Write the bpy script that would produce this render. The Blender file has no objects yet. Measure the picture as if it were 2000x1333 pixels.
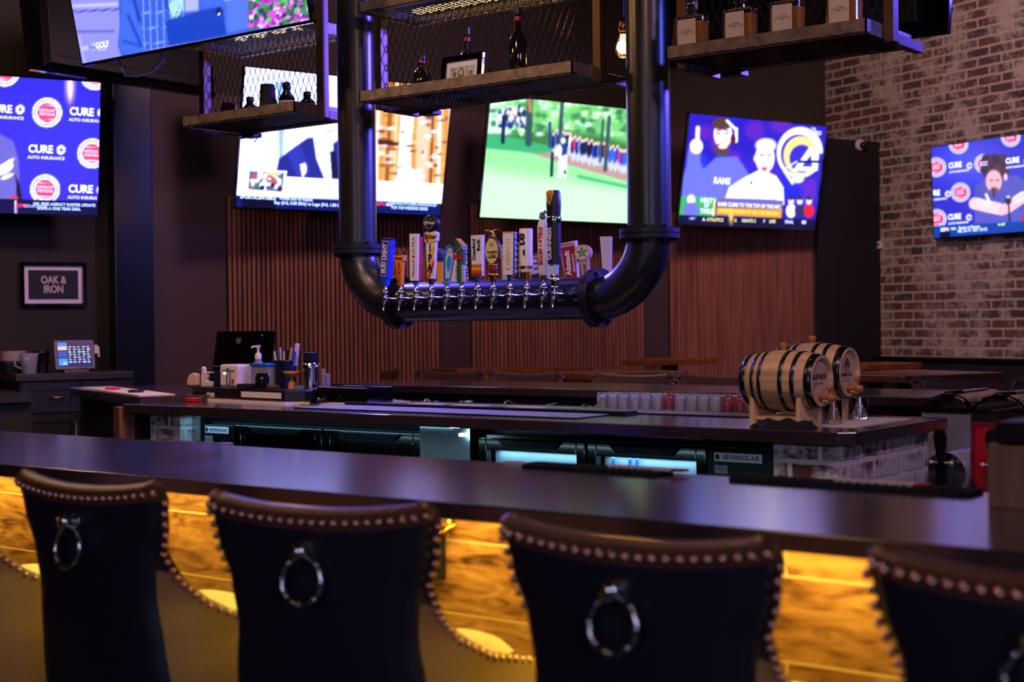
import bpy, bmesh, math, random
import numpy as np
from mathutils import Vector, Matrix, Euler
random.seed(7); rng = np.random.default_rng(7)
S = bpy.context.scene; COL = S.collection

# ---------------------------------------------------------------- camera
H = 1.42                                    # eye height
FPX = 2830.0                                # focal length in pixels of the 2000 px frame
YAW, PITCH, ROLL = 0.65338, -0.012595, 0.0113
fw = Vector((-math.sin(YAW)*math.cos(PITCH), math.cos(YAW)*math.cos(PITCH), math.sin(PITCH)))
rt = Vector((math.cos(YAW), math.sin(YAW), 0)); dn = fw.cross(rt)
rt2 = rt*math.cos(ROLL)+dn*math.sin(ROLL); dn2 = -rt*math.sin(ROLL)+dn*math.cos(ROLL)
cam = bpy.data.cameras.new('camera'); cam.lens = FPX/2000*36; cam.sensor_width = 36
cam.clip_start = .05; cam.clip_end = 60
cam.dof.use_dof = True; cam.dof.focus_distance = 5.65; cam.dof.aperture_fstop = 3.2
camo = bpy.data.objects.new('camera', cam); COL.objects.link(camo)
camo.matrix_world = Matrix(((rt2.x, -dn2.x, -fw.x, 0), (rt2.y, -dn2.y, -fw.y, 0), (rt2.z, -dn2.z, -fw.z, H), (0, 0, 0, 1)))
S.camera = camo

# ---------------------------------------------------------------- world, exposure, room lights
S.view_settings.view_transform = 'Standard'; S.view_settings.look = 'None'
S.view_settings.exposure = 0.0; S.view_settings.gamma = 1; S.view_settings.use_curve_mapping = False
w = bpy.data.worlds.new('dim_room'); S.world = w; w.use_nodes = True
bg = w.node_tree.nodes['Background']; bg.inputs[0].default_value = (.20, .10, .24, 1); bg.inputs[1].default_value = .035

def lamp(name, kind, loc, energy, color, size=.2, size_y=None, target=None, spread=None, spot=None):
    l = bpy.data.lights.new(name, kind); l.energy = energy; l.color = color
    if kind == 'AREA':
        l.size = size
        if size_y: l.shape = 'RECTANGLE'; l.size_y = size_y
        if spread: l.spread = math.radians(spread)
    else: l.shadow_soft_size = size
    if kind == 'SPOT': l.spot_size = math.radians(spot or 60); l.spot_blend = .7
    o = bpy.data.objects.new(name, l); COL.objects.link(o); o.location = loc
    if target is not None: o.rotation_euler = (Vector(target)-Vector(loc)).to_track_quat('-Z', 'Y').to_euler()
    return o
K = 1.12                                     # size of the far part of the room
A0 = math.radians(67.4)                     # the room is turned against the bar
UU = Vector((math.cos(A0), math.sin(A0), 0)); NN = Vector((-math.sin(A0), math.cos(A0), 0))
def W(u, n, z): return UU*u+NN*n+Vector((0, 0, z))
# warm LED strip under the bar counter, washing the wood front
lamp('bar_strip_light', 'AREA', (-2.8, 2.325, 1.022), 33, (1.0, .80, .13), 6.4, .03, target=(-2.8, 2.385, 0.6))
# violet and blue ceiling washes on the right of the room
lamp('blue_wash', 'SPOT', (1.9, 6.2, 3.4), 600, (.10, .14, 1.0), .3, target=(-3.4, 4.6, 2.75), spot=38)
lamp('blue_wash', 'SPOT', (-.9, 8.2, 3.5), 3000, (.11, .08, 1.0), .3, target=(-3.5, 4.6, 2.55), spot=40)
lamp('violet_wash', 'SPOT', (1.0, 3.0, 3.7), 150, (.72, .42, .80), .25, target=(-2.4, 4.7, 1.0), spot=60)
lamp('barrel_fill', 'SPOT', (-1.4, 2.3, 4.0), 60, (1.0, .80, .72), .1, target=(-2.15, 4.45, 1.15), spot=22)  # added fill that brightens the barrels, no fixture there
lamp('tower_fill', 'SPOT', (-2.6, 1.6, 4.0), 130, (1.0, .78, .70), .12, target=(-3.6, 4.5, 1.6), spot=34)  # added front fill for the taps and handles
lamp('under_bar_light', 'AREA', (-3.2, 2.93, .84), 1.3, (.45, .80, 1.0), 4.5, .03, target=(-3.2, 4.2, .85), spread=120)
lamp('blue_wash_left', 'SPOT', (-6.8, 6.1, 3.9), 800, (.16, .12, 1.0), .1, target=(-4.38, 4.6, 2.4), spot=26)
lamp('brick_wash', 'SPOT', tuple(W(5.6, 6.2, 3.9)), 260, (1.0, .62, .60), .25, target=tuple(W(8.7, 7.4, 2.0)), spot=110)
lamp('slat_wash', 'SPOT', tuple(W(4.0, 5.5, 3.95)), 190, (1.0, .56, .58), .3, target=tuple(W(4.1, 8.96, 1.0)), spot=110)
lamp('left_wash', 'SPOT', tuple(W(1.6, 5.2, 3.9)), 210, (1.0, .66, .62), .3, target=tuple(W(2.0, 8.96, 1.2)), spot=110)
lamp('front_warm_light', 'POINT', (-5.9, 3.2, 3.2), 34, (1.0, .55, .28), .05)  # warm lamp added to brighten the left shelf's front lip
lamp('front_warm_light', 'POINT', (-4.4, 3.0, 3.1), 26, (1.0, .50, .22), .05)
lamp('front_warm_light', 'POINT', (-2.0, 2.7, 3.1), 24, (1.0, .50, .22), .05)

# unseen lamps added on the viewer's side, for reflections and front light
lamp('near_side_fill', 'AREA', (3.2, -1.2, 2.3), 40, (.45, .55, 1.0), 1.3, .75, target=(-2.5, 3.2, 1.2))
lamp('near_side_fill', 'AREA', (-.6, -2.6, 2.5), 24, (.75, .65, 1.0), 1.3, .75, target=(-2.8, 4, 1.3))
lamp('near_side_warm_fill', 'POINT', (.3, .4, 3.0), 6, (1.0, .52, .25), .05)
lamp('near_side_warm_fill', 'POINT', (-2.6, -.6, 3.0), 5, (1.0, .52, .25), .05)

# ---------------------------------------------------------------- measuring helpers (view rays met with real planes)
def ray(x, y): return rt2*((x-1000)/FPX)+dn2*((y-666.5)/FPX)+fw
CZ = Vector((0, 0, H))
def atY(x, y, Y): r = ray(x, y); return CZ+r*(Y/r.y)
def atX(x, y, X): r = ray(x, y); return CZ+r*(X/r.x)
def atZ(x, y, z): r = ray(x, y); return CZ+r*((z-H)/r.z)
def atN(x, y, n): r = ray(x, y); p = CZ+r*(n/r.dot(NN)); return p
def unz(p): return p.dot(UU), p.dot(NN), p.z

# ---------------------------------------------------------------- materials
def lin(c): c = c/255; return c/12.92 if c <= .04045 else ((c+.055)/1.055)**2.4
def C(r, g, b): return (lin(r), lin(g), lin(b))
MATS = {}
def mk(name, col, rough=.5, metal=0, vary=.15, scale=8, bump=0., emis=None, estr=1, spec=.5, coat=0, stretch=None, trans=0, ior=1.45, alpha=1, rvary=.1, attr=False):
    m = bpy.data.materials.new(name); m.use_nodes = True; nt = m.node_tree; N = nt.nodes; L = nt.links
    b = N['Principled BSDF']; MATS[name] = m
    b.inputs['Roughness'].default_value = rough; b.inputs['Metallic'].default_value = metal
    b.inputs['Specular IOR Level'].default_value = spec; b.inputs['IOR'].default_value = ior
    b.inputs['Coat Weight'].default_value = coat; b.inputs['Transmission Weight'].default_value = trans
    b.inputs['Alpha'].default_value = alpha
    tc = N.new('ShaderNodeTexCoord'); mp = N.new('ShaderNodeMapping'); L.new(tc.outputs['Object'], mp.inputs[0])
    if stretch: mp.inputs['Scale'].default_value = stretch
    ns = N.new('ShaderNodeTexNoise'); ns.inputs['Scale'].default_value = scale; ns.inputs['Detail'].default_value = 5
    L.new(mp.outputs[0], ns.inputs[0])
    mx = N.new('ShaderNodeMix'); mx.data_type = 'RGBA'; mx.blend_type = 'MULTIPLY'
    rmp = N.new('ShaderNodeMapRange'); L.new(ns.outputs[0], rmp.inputs[0]); rmp.inputs[1].default_value = .3; rmp.inputs[2].default_value = .7
    rmp.inputs[3].default_value = 1-vary; rmp.inputs[4].default_value = 1+vary
    mx.inputs[0].default_value = 1
    if attr:
        at = N.new('ShaderNodeVertexColor'); at.layer_name = 'Col'; L.new(at.outputs[0], mx.inputs[6])
    else: mx.inputs[6].default_value = (*col, 1)
    L.new(rmp.outputs[0], mx.inputs[7]); L.new(mx.outputs[2], b.inputs['Base Color'])
    r2 = N.new('ShaderNodeMapRange'); L.new(ns.outputs[0], r2.inputs[0]); r2.inputs[3].default_value = max(0, rough-rvary*rough); r2.inputs[4].default_value = min(1, rough+rvary*rough)
    L.new(r2.outputs[0], b.inputs['Roughness'])
    if bump:
        bp = N.new('ShaderNodeBump'); bp.inputs['Strength'].default_value = bump; bp.inputs['Distance'].default_value = .01
        L.new(ns.outputs[0], bp.inputs['Height']); L.new(bp.outputs[0], b.inputs['Normal'])
    if emis:
        b.inputs['Emission Color'].default_value = (*emis, 1); b.inputs['Emission Strength'].default_value = estr
    return m
def mk_screen(name, attr=True, strength=1.):
    m = bpy.data.materials.new(name); m.use_nodes = True; nt = m.node_tree; N = nt.nodes; L = nt.links; b = N['Principled BSDF']
    b.inputs['Base Color'].default_value = (.01, .01, .012, 1); b.inputs['Roughness'].default_value = .25
    at = N.new('ShaderNodeVertexColor'); at.layer_name = 'Col'; L.new(at.outputs[0], b.inputs['Emission Color'])
    b.inputs['Emission Strength'].default_value = strength; MATS[name] = m
mk_screen('screen'); MATS['screen'].cycles.emission_sampling = 'FRONT'
mk('print', (1, 1, 1), .45, attr=True, vary=.04)
mk('black_metal', C(30, 28, 30), .38, .6, bump=.05, scale=60)
mk('pipe_black', C(30, 29, 31), .33, .3, bump=.03, scale=90, coat=.5)
MATS['pipe_black'].node_tree.nodes['Principled BSDF'].inputs['Coat Roughness'].default_value = .3
mk('flange_black', C(30, 30, 34), .45, .4, bump=.1, scale=60)
mk('dark_bolt', C(24, 24, 26), .3, .8)
mk('chrome', C(205, 205, 205), .13, 1, vary=.05)
mk('steel', C(165, 168, 170), .28, 1, stretch=(1, 1, 30), scale=20, vary=.1)
mk('grille_steel', C(196, 186, 190), .45, .35)
mk('dull_steel', C(110, 112, 118), .42, .9, scale=30, bump=.05)
mk('shelf_metal', C(116, 102, 94), .45, .5, bump=.12, scale=30, vary=.35)
mk('post_bronze', C(84, 60, 42), .42, .6, vary=.2)
mk('mesh_metal', C(34, 30, 30), .4, .7)
mk('gold_brass', C(205, 150, 60), .25, 1)
mk('plastic_black', C(14, 14, 15), .35, vary=.1)
mk('gloss_black', C(8, 7, 7), .08, vary=.05, coat=.6)
mk('rubber_black', C(16, 14, 15), .65, bump=.3, scale=120)
mk('leather_shaded', C(27, 26, 40), .42, bump=.07, scale=160, vary=.12)  # stool leather again, the unlit back's darkness put into the colour
mk('leather_taupe', C(142, 112, 84), .4, bump=.07, scale=140, vary=.1)
mk('leather_dusk', C(78, 50, 44), .4, bump=.07, scale=140, vary=.1)
mk('leather_lit', C(196, 172, 140), .4, bump=.07, scale=140, vary=.08)  # seat leather lightened, the LED strip's glow put into the colour
mk('leather_brown', C(96, 56, 44), .38, bump=.07, scale=140, vary=.15)
mk('nail_brass', C(226, 176, 150), .3, 1)
mk('dark_wood_leg', C(30, 20, 15), .4, stretch=(1, 1, .1), scale=40, vary=.3)
mk('paint_black', C(26, 22, 26), .65, scale=3, vary=.12)
mk('paint_plum', C(70, 48, 58), .6, scale=3, vary=.1)
mk('paint_olive', C(62, 52, 44), .75, scale=2, vary=.12)
mk('paint_dark', C(40, 33, 31), .75, scale=2, vary=.12)
mk('paint_navy', C(20, 22, 32), .22, scale=3, vary=.1)
mk('ceiling_black', C(14, 13, 14), .9, scale=5)
mk('cabinet_black', C(20, 18, 17), .5, scale=4)
mk('cabinet_top', C(50, 44, 38), .4, scale=10)
mk('slat_wood', C(138, 84, 72), .6, stretch=(1, 1, .06), scale=30, vary=.35)
mk('slat_backing', C(12, 9, 11), .8)
mk('table_wood', C(120, 66, 34), .28, stretch=(1, 8, 8), scale=5, vary=.5)
mk('post_wood', C(120, 74, 52), .5, stretch=(1, 1, .08), scale=25, vary=.5)
mk('crate_wood', C(150, 104, 76), .55, stretch=(1, 1, .1), scale=30, vary=.2)
mk('barrel_wood', C(206, 164, 118), .55, stretch=(.07, 1, 1), scale=42, vary=.32, bump=.1)
mk('barrel_head', C(208, 170, 142), .55, stretch=(1, 1, .1), scale=30, vary=.12)
mk('spigot_wood', C(176, 112, 50), .4, scale=20, vary=.2)
mk('stand_wood', C(224, 182, 128), .55, stretch=(1, 1, .15), scale=30, vary=.1)
mk('hoop_metal', C(70, 74, 80), .22, .9)
mk('paper_white', C(222, 205, 198), .7, vary=.06)
mk('cream_plastic', C(222, 204, 196), .4, vary=.05)
mk('blue_plastic', C(24, 96, 200), .3)
mk('pink_plastic', C(230, 30, 130), .4)
mk('red_plastic', C(180, 20, 24), .4)
mk('cloth_black', C(14, 13, 17), .9, bump=.5, scale=50)
mk('board_cream', C(214, 196, 160), .5)
mk('label_cream', C(196, 184, 162), .6, vary=.04)
mk('glass', (1, 1, 1), .03, trans=1, ior=1.45, vary=0, rvary=0)
mk('glass_frost', C(225, 222, 235), .18, trans=.75, ior=1.35, vary=.05)
mk('glass_red', C(240, 150, 160), .1, trans=.9, ior=1.4, vary=.05)
mk('glass_dark', C(26, 22, 20), .06, trans=.25, ior=1.45)
mk('glass_amber', C(240, 168, 70), .2, trans=.45, ior=1.3, vary=0)
mk('glass_blue', C(20, 110, 230), .08, trans=.5, emis=(.01, .12, .7), estr=.0)
mk('bulb_glass', C(255, 214, 150), .03, trans=1, ior=1.2, vary=0)
mk('filament', (1, .5, .15), .5, emis=(1, .50, .14), estr=28)
mk('pendant_glow', (1, .6, .2), .5, emis=(1, .52, .16), estr=14)
mk('led_warm', (1, .6, .2), .5, emis=(1, .56, .12), estr=4)
mk('led_cool', (.7, .9, 1), .5, emis=(.62, .85, 1), estr=7)
mk('slush_red', C(205, 14, 44), .35, vary=.1, emis=(.35, .0, .02), estr=.12)
mk('cooler_inside', C(120, 150, 165), .4)
mk('pendant_cord', C(20, 18, 18), .6)
mk('cable_blue', C(28, 60, 150), .4)

def counter_mat():
    m = mk('counter_dark', C(50, 37, 36), .20, vary=.22, scale=14, spec=.5, ior=1.75, stretch=(.4, 3, 1), coat=1.0, rvary=.12); nt = m.node_tree; N = nt.nodes; L = nt.links
    b = N['Principled BSDF']; b.inputs['Coat Roughness'].default_value = .19; b.inputs['Coat IOR'].default_value = 1.7
counter_mat()

def brick_mat(name, bw, bh, wash, mortar, c1, c2, off=(0, 0, 0)):
    """whitewashed brick; the mesh's own X runs along the wall and Z goes up"""
    m = bpy.data.materials.new(name); m.use_nodes = True; nt = m.node_tree; N = nt.nodes; L = nt.links; b = N['Principled BSDF']; MATS[name] = m
    b.inputs['Roughness'].default_value = .85
    tc = N.new('ShaderNodeTexCoord'); sp = N.new('ShaderNodeSeparateXYZ'); L.new(tc.outputs['Object'], sp.inputs[0])
    ad = N.new('ShaderNodeMath'); ad.operation = 'ADD'; L.new(sp.outputs[0], ad.inputs[0]); L.new(sp.outputs[1], ad.inputs[1])
    cb = N.new('ShaderNodeCombineXYZ'); L.new(ad.outputs[0], cb.inputs[0]); L.new(sp.outputs[2], cb.inputs[1])
    wn = N.new('ShaderNodeTexNoise'); wn.inputs['Scale'].default_value = 14; wn.inputs['Detail'].default_value = 3; L.new(tc.outputs['Object'], wn.inputs[0])
    wv = N.new('ShaderNodeVectorMath'); wv.operation = 'MULTIPLY_ADD'; L.new(wn.outputs[1], wv.inputs[0]); wv.inputs[1].default_value = (.014, .014, 0); L.new(cb.outputs[0], wv.inputs[2])
    bt = N.new('ShaderNodeTexBrick'); L.new(wv.outputs[0], bt.inputs[0]); bt.inputs['Scale'].default_value = 1
    bt.inputs['Brick Width'].default_value = bw; bt.inputs['Row Height'].default_value = bh; bt.inputs['Mortar Size'].default_value = bh*.13
    bt.inputs['Mortar Smooth'].default_value = .25; bt.inputs['Bias'].default_value = 0
    bt.inputs['Color1'].default_value = (*c1, 1); bt.inputs['Color2'].default_value = (*c2, 1); bt.inputs['Mortar'].default_value = (*mortar, 1)
    n1 = N.new('ShaderNodeTexNoise'); n1.inputs['Scale'].default_value = 30; n1.inputs['Detail'].default_value = 8; n1.inputs['Roughness'].default_value = .7; L.new(tc.outputs['Object'], n1.inputs[0])
    n2 = N.new('ShaderNodeTexNoise'); n2.inputs['Scale'].default_value = 4; n2.inputs['Detail'].default_value = 3; L.new(tc.outputs['Object'], n2.inputs[0])
    a2 = N.new('ShaderNodeMath'); a2.operation = 'ADD'; L.new(n1.outputs[0], a2.inputs[0]); L.new(n2.outputs[0], a2.inputs[1])
    cr = N.new('ShaderNodeMapRange'); L.new(a2.outputs[0], cr.inputs[0]); cr.inputs[1].default_value = 1.0-wash; cr.inputs[2].default_value = 1.22-wash; cr.inputs[3].default_value = 0; cr.inputs[4].default_value = .85
    mx = N.new('ShaderNodeMix'); mx.data_type = 'RGBA'; L.new(cr.outputs[0], mx.inputs[0]); L.new(bt.outputs[0], mx.inputs[6]); mx.inputs[7].default_value = (*mortar, 1)
    L.new(mx.outputs[2], b.inputs['Base Color'])
    mm = N.new('ShaderNodeMath'); mm.operation = 'MULTIPLY_ADD'; L.new(bt.outputs[1], mm.inputs[0]); mm.inputs[1].default_value = -1; L.new(n1.outputs[0], mm.inputs[2])
    bp = N.new('ShaderNodeBump'); bp.inputs['Strength'].default_value = .6; bp.inputs['Distance'].default_value = .012; L.new(mm.outputs[0], bp.inputs['Height']); L.new(bp.outputs[0], b.inputs['Normal'])
brick_mat('brick_wall', .205*K, .0665*K, .07, C(186, 166, 156), C(104, 66, 56), C(62, 50, 48))
brick_mat('brick_pier', .21, .075, .14, C(226, 216, 212), C(118, 62, 52), C(60, 40, 40))

def plank_mat():
    m = bpy.data.materials.new('plank_tile'); m.use_nodes = True; nt = m.node_tree; N = nt.nodes; L = nt.links; b = N['Principled BSDF']; MATS['plank_tile'] = m
    b.inputs['Roughness'].default_value = .42
    tc = N.new('ShaderNodeTexCoord'); sp = N.new('ShaderNodeSeparateXYZ'); L.new(tc.outputs['Object'], sp.inputs[0])
    cb = N.new('ShaderNodeCombineXYZ'); L.new(sp.outputs[0], cb.inputs[0]); L.new(sp.outputs[2], cb.inputs[1])
    bt = N.new('ShaderNodeTexBrick'); L.new(cb.outputs[0], bt.inputs[0]); bt.inputs['Scale'].default_value = 1
    bt.inputs['Brick Width'].default_value = .92; bt.inputs['Row Height'].default_value = .158; bt.inputs['Mortar Size'].default_value = .0022
    bt.inputs['Color1'].default_value = (*C(196, 150, 100), 1); bt.inputs['Color2'].default_value = (*C(160, 116, 78), 1); bt.inputs['Mortar'].default_value = (*C(180, 140, 96), 1)
    mp = N.new('ShaderNodeMapping'); mp.inputs['Scale'].default_value = (5.0, 5, 24); L.new(tc.outputs['Object'], mp.inputs[0])
    n1 = N.new('ShaderNodeTexNoise'); n1.inputs['Scale'].default_value = 1.6; n1.inputs['Detail'].default_value = 9; n1.inputs['Roughness'].default_value = .62; n1.inputs['Distortion'].default_value = .9; L.new(mp.outputs[0], n1.inputs[0])
    cr = N.new('ShaderNodeValToRGB'); e = cr.color_ramp.elements; e[0].position = .33; e[0].color = (*C(90, 64, 44), 1); e[1].position = .66; e[1].color = (*C(236, 220, 196), 1)
    x = cr.color_ramp.elements.new(.47); x.color = (*C(184, 158, 128), 1); L.new(n1.outputs[0], cr.inputs[0])
    mx = N.new('ShaderNodeMix'); mx.data_type = 'RGBA'; mx.blend_type = 'MULTIPLY'; mx.inputs[0].default_value = 1; L.new(bt.outputs[0], mx.inputs[6]); L.new(cr.outputs[0], mx.inputs[7])
    m2 = N.new('ShaderNodeMix'); m2.data_type = 'RGBA'; L.new(bt.outputs[1], m2.inputs[0]); L.new(mx.outputs[2], m2.inputs[6]); m2.inputs[7].default_value = (*C(190, 150, 104), 1)
    L.new(m2.outputs[2], b.inputs['Base Color'])
plank_mat()
def floor_mat():
    m = mk('floor_tile', C(70, 60, 54), .4); nt = m.node_tree; N = nt.nodes; L = nt.links; b = N['Principled BSDF']
    tc = N.new('ShaderNodeTexCoord'); bt = N.new('ShaderNodeTexBrick'); L.new(tc.outputs['Object'], bt.inputs[0]); bt.inputs['Scale'].default_value = 1
    bt.inputs['Brick Width'].default_value = .9; bt.inputs['Row Height'].default_value = .2; bt.inputs['Mortar Size'].default_value = .003
    bt.inputs['Color1'].default_value = (*C(74, 64, 60), 1); bt.inputs['Color2'].default_value = (*C(56, 48, 44), 1); bt.inputs['Mortar'].default_value = (*C(30, 28, 28), 1)
    L.new(bt.outputs[0], b.inputs['Base Color'])
floor_mat()

# ---------------------------------------------------------------- mesh builder
def frame(o, x, y, z=None):
    """matrix whose local axes are x, y and z = x cross y, at o"""
    x = Vector(x).normalized(); y = Vector(y).normalized(); z = Vector(z) if z is not None else x.cross(y)
    o = Vector(o)
    return Matrix(((x.x, y.x, z.x, o.x), (x.y, y.y, z.y, o.y), (x.z, y.z, z.z, o.z), (0, 0, 0, 1)))
def facing(o): return frame(o, (1, 0, 0), (0, 0, 1))         # faces the near side of the bar (-Y); local x right, y up, z out
TXT = {}
def text_mesh(s, size, bold, shear, ext, align, sx):
    k = (s, size, bold, shear, ext, align, sx)
    if k not in TXT:
        cu = bpy.data.curves.new('t', 'FONT'); cu.body = s; cu.size = size; cu.align_x = align; cu.align_y = 'CENTER'
        cu.offset = bold*size; cu.shear = shear; cu.extrude = ext; cu.resolution_u = 3; cu.space_line = .8
        ob = bpy.data.objects.new('t', cu); me = ob.to_mesh()
        TXT[k] = ([Vector((v.co.x*sx, v.co.y, v.co.z)) for v in me.vertices], [tuple(p.vertices) for p in me.polygons])
        ob.to_mesh_clear(); bpy.data.objects.remove(ob); bpy.data.curves.remove(cu)
    return TXT[k]
class MB:
    def __init__(s, F=None): s.v = []; s.f = []; s.m = []; s.c = []; s.s = []; s.F = F or Matrix(); s.mi = 0; s.col = (1, 1, 1)
    def add(s, vs, fs, smooth=False, T=None, cols=None):
        b = len(s.v); M = s.F@T if T is not None else s.F
        s.v += [M@Vector(v) for v in vs]
        for i, f in enumerate(fs):
            s.f.append(tuple(b+k for k in f)); s.m.append(s.mi); s.s.append(smooth)
            s.c.append([cols[k] for k in f] if cols is not None else [s.col]*len(f))
        return s
    def box(s, a, b, T=None):
        x0, y0, z0 = a; x1, y1, z1 = b
        v = [(x0, y0, z0), (x1, y0, z0), (x1, y1, z0), (x0, y1, z0), (x0, y0, z1), (x1, y0, z1), (x1, y1, z1), (x0, y1, z1)]
        return s.add(v, [(0, 3, 2, 1), (4, 5, 6, 7), (0, 1, 5, 4), (1, 2, 6, 5), (2, 3, 7, 6), (3, 0, 4, 7)], T=T)
    def cbox(s, c, d, T=None): return s.box([c[i]-d[i]/2 for i in range(3)], [c[i]+d[i]/2 for i in range(3)], T)
    def tbox(s, w0, d0, w1, d1, h, sh=(0, 0), T=None):
        """tapered post along local y: width in x, depth in z"""
        v = []
        for (w_, d_, y, ox, oz) in ((w0, d0, 0, 0, 0), (w1, d1, h, sh[0], sh[1])):
            v += [(ox-w_/2, y, oz-d_/2), (ox+w_/2, y, oz-d_/2), (ox+w_/2, y, oz+d_/2), (ox-w_/2, y, oz+d_/2)]
        return s.add(v, [(0, 1, 2, 3), (7, 6, 5, 4), (0, 4, 5, 1), (1, 5, 6, 2), (2, 6, 7, 3), (3, 7, 4, 0)], T=T)
    def lathe(s, prof, seg=24, T=None, axis='z', cap=True, arc=None):
        v = []; f = []; n = len(prof)
        for r, h in prof:
            for k in range(seg):
                a = 2*math.pi*k/seg; p = (r*math.cos(a), r*math.sin(a), h)
                v.append(p if axis == 'z' else ((h, p[0], p[1]) if axis == 'x' else (p[0], h, -p[1])))
        for i in range(n-1):
            for k in range(seg):
                k2 = (k+1) % seg; f.append((i*seg+k, i*seg+k2, (i+1)*seg+k2, (i+1)*seg+k))
        s.add(v, f, True, T)
        if cap:
            s.add(v[:seg], [tuple(range(seg))[::-1]], False, T); s.add(v[-seg:], [tuple(range(seg))], False, T)
        return s
    def cyl(s, a, b, r, r2=None, seg=20, cap=True):
        a = Vector(a); b = Vector(b); d = b-a; q = d.to_track_quat('Z', 'Y').to_matrix().to_4x4()
        return s.lathe([(r, 0), (r if r2 is None else r2, d.length)], seg, Matrix.Translation(a)@q, cap=cap)
    def sphere(s, c, r, seg=14, rings=8, sc=(1, 1, 1)):
        pr = [(max(1e-4, r*math.sin(math.pi*i/rings)), -r*math.cos(math.pi*i/rings)) for i in range(rings+1)]
        return s.lathe(pr, seg, Matrix.Translation(Vector(c))@Matrix.Diagonal((*sc, 1)), cap=False)
    def tube(s, pts, r, seg=10, closed=False):
        pts = [Vector(p) for p in pts]; n = len(pts); v = []; f = []; up = None
        for i, p in enumerate(pts):
            a = pts[(i-1) % n] if (closed or i) else p; b = pts[(i+1) % n] if (closed or i < n-1) else p
            t = (b-a).normalized()
            if up is None: up = t.orthogonal().normalized()
            up = (up-t*up.dot(t)).normalized(); sd = t.cross(up); rr = r[i] if isinstance(r, (list, tuple)) else r
            for k in range(seg):
                g = 2*math.pi*k/seg; v.append(p+(up*math.cos(g)+sd*math.sin(g))*rr)
        for i in range(n if closed else n-1):
            j = (i+1) % n
            for k in range(seg): k2 = (k+1) % seg; f.append((i*seg+k, i*seg+k2, j*seg+k2, j*seg+k))
        s.add(v, f, True)
        if not closed: s.add(v[:seg], [tuple(range(seg))[::-1]]); s.add(v[-seg:], [tuple(range(seg))])
        return s
    def prism(s, poly, h, T=None, z0=0):
        n = len(poly); v = [(x, y, z0) for x, y in poly]+[(x, y, z0+h) for x, y in poly]
        return s.add(v, [tuple(range(n))[::-1], tuple(range(n, 2*n))]+[(i, (i+1) % n, n+(i+1) % n, n+i) for i in range(n)], T=T)
    def torus(s, c, R, r, T=None, seg=28, sq=6, sc=(1, 1)):
        T = T or Matrix(); pts = [T@Vector((c[0]+R*sc[0]*math.cos(2*math.pi*k/seg), c[1]+R*sc[1]*math.sin(2*math.pi*k/seg), c[2])) for k in range(seg)]
        return s.tube(pts, r, sq, True)
    def grid(s, fn, nu, nv, smooth=True, T=None, cf=None):
        v = []; c = []
        for j in range(nv+1):
            for i in range(nu+1):
                v.append(fn(i/nu, j/nv))
                if cf is not None: c.append(cf(i/nu, j/nv))
        f = [(j*(nu+1)+i, j*(nu+1)+i+1, (j+1)*(nu+1)+i+1, (j+1)*(nu+1)+i) for j in range(nv) for i in range(nu)]
        return s.add(v, f, smooth, T, c if cf is not None else None)
    def text(s, t, size, T, bold=0., shear=0, ext=0, align='CENTER', sx=1):
        v, f = text_mesh(t, size, bold, shear, ext, align, sx); return s.add(v, f, False, T)
    def disc(s, c, rx, ry, T=None, seg=24):
        return s.add([(c[0]+rx*math.cos(2*math.pi*k/seg), c[1]+ry*math.sin(2*math.pi*k/seg), c[2]) for k in range(seg)], [tuple(range(seg))], T=T)
    def flat(s, poly, z=0, T=None): return s.add([(x, y, z) for x, y in poly], [tuple(range(len(poly)))], T=T)
    def build(s, name, mats, parent=None, bevel=0, fix=True, solid=0, sub=0, kind=None, label=None):
        if isinstance(mats, str): mats = [mats]
        me = bpy.data.meshes.new(name)
        if parent is not None:
            rt_ = parent
            while rt_.parent is not None: rt_ = rt_.parent
            inv = Matrix.LocRotScale(rt_.location, rt_.rotation_euler, None).inverted(); loc = None
        else:
            lo = [min(v[i] for v in s.v) for i in range(3)]; hi = [max(v[i] for v in s.v) for i in range(3)]
            loc = Vector(((lo[0]+hi[0])/2, (lo[1]+hi[1])/2, lo[2])); inv = Matrix.Translation(-loc)
        me.from_pydata([tuple(inv@v) for v in s.v], [], s.f)
        for m in mats: me.materials.append(MATS[m])
        me.polygons.foreach_set('material_index', s.m); me.polygons.foreach_set('use_smooth', s.s)
        ca = me.color_attributes.new('Col', 'FLOAT_COLOR', 'CORNER'); a = []
        for cc in s.c:
            for c in cc: a += [c[0], c[1], c[2], 1.0]
        ca.data.foreach_set('color', a)
        if fix:
            bm = bmesh.new(); bm.from_mesh(me); bmesh.ops.recalc_face_normals(bm, faces=bm.faces); bm.to_mesh(me); bm.free()
        me.update()
        o = bpy.data.objects.new(name, me); COL.objects.link(o)
        if parent is not None: o.parent = parent
        else: o.location = loc
        if solid: md = o.modifiers.new('s', 'SOLIDIFY'); md.thickness = solid; md.offset = 0
        if bevel:
            md = o.modifiers.new('b', 'BEVEL'); md.width = bevel; md.segments = 2; md.limit_method = 'ANGLE'; md.angle_limit = .6; md.use_clamp_overlap = True
        if sub: md = o.modifiers.new('u', 'SUBSURF'); md.levels = sub; md.render_levels = sub
        if kind: o['kind'] = kind
        if label: o['label'] = label
        return o
def tag(o, label, cat, group=None, kind=None):
    o['label'] = label; o['category'] = cat
    if group: o['group'] = group
    if kind: o['kind'] = kind
    return o
def root(name, loc, label, cat, group=None, rz=0):
    o = bpy.data.objects.new(name, None); COL.objects.link(o); o.location = loc; o.rotation_euler = (0, 0, rz)
    o.empty_display_size = .05; return tag(o, label, cat, group)
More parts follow.
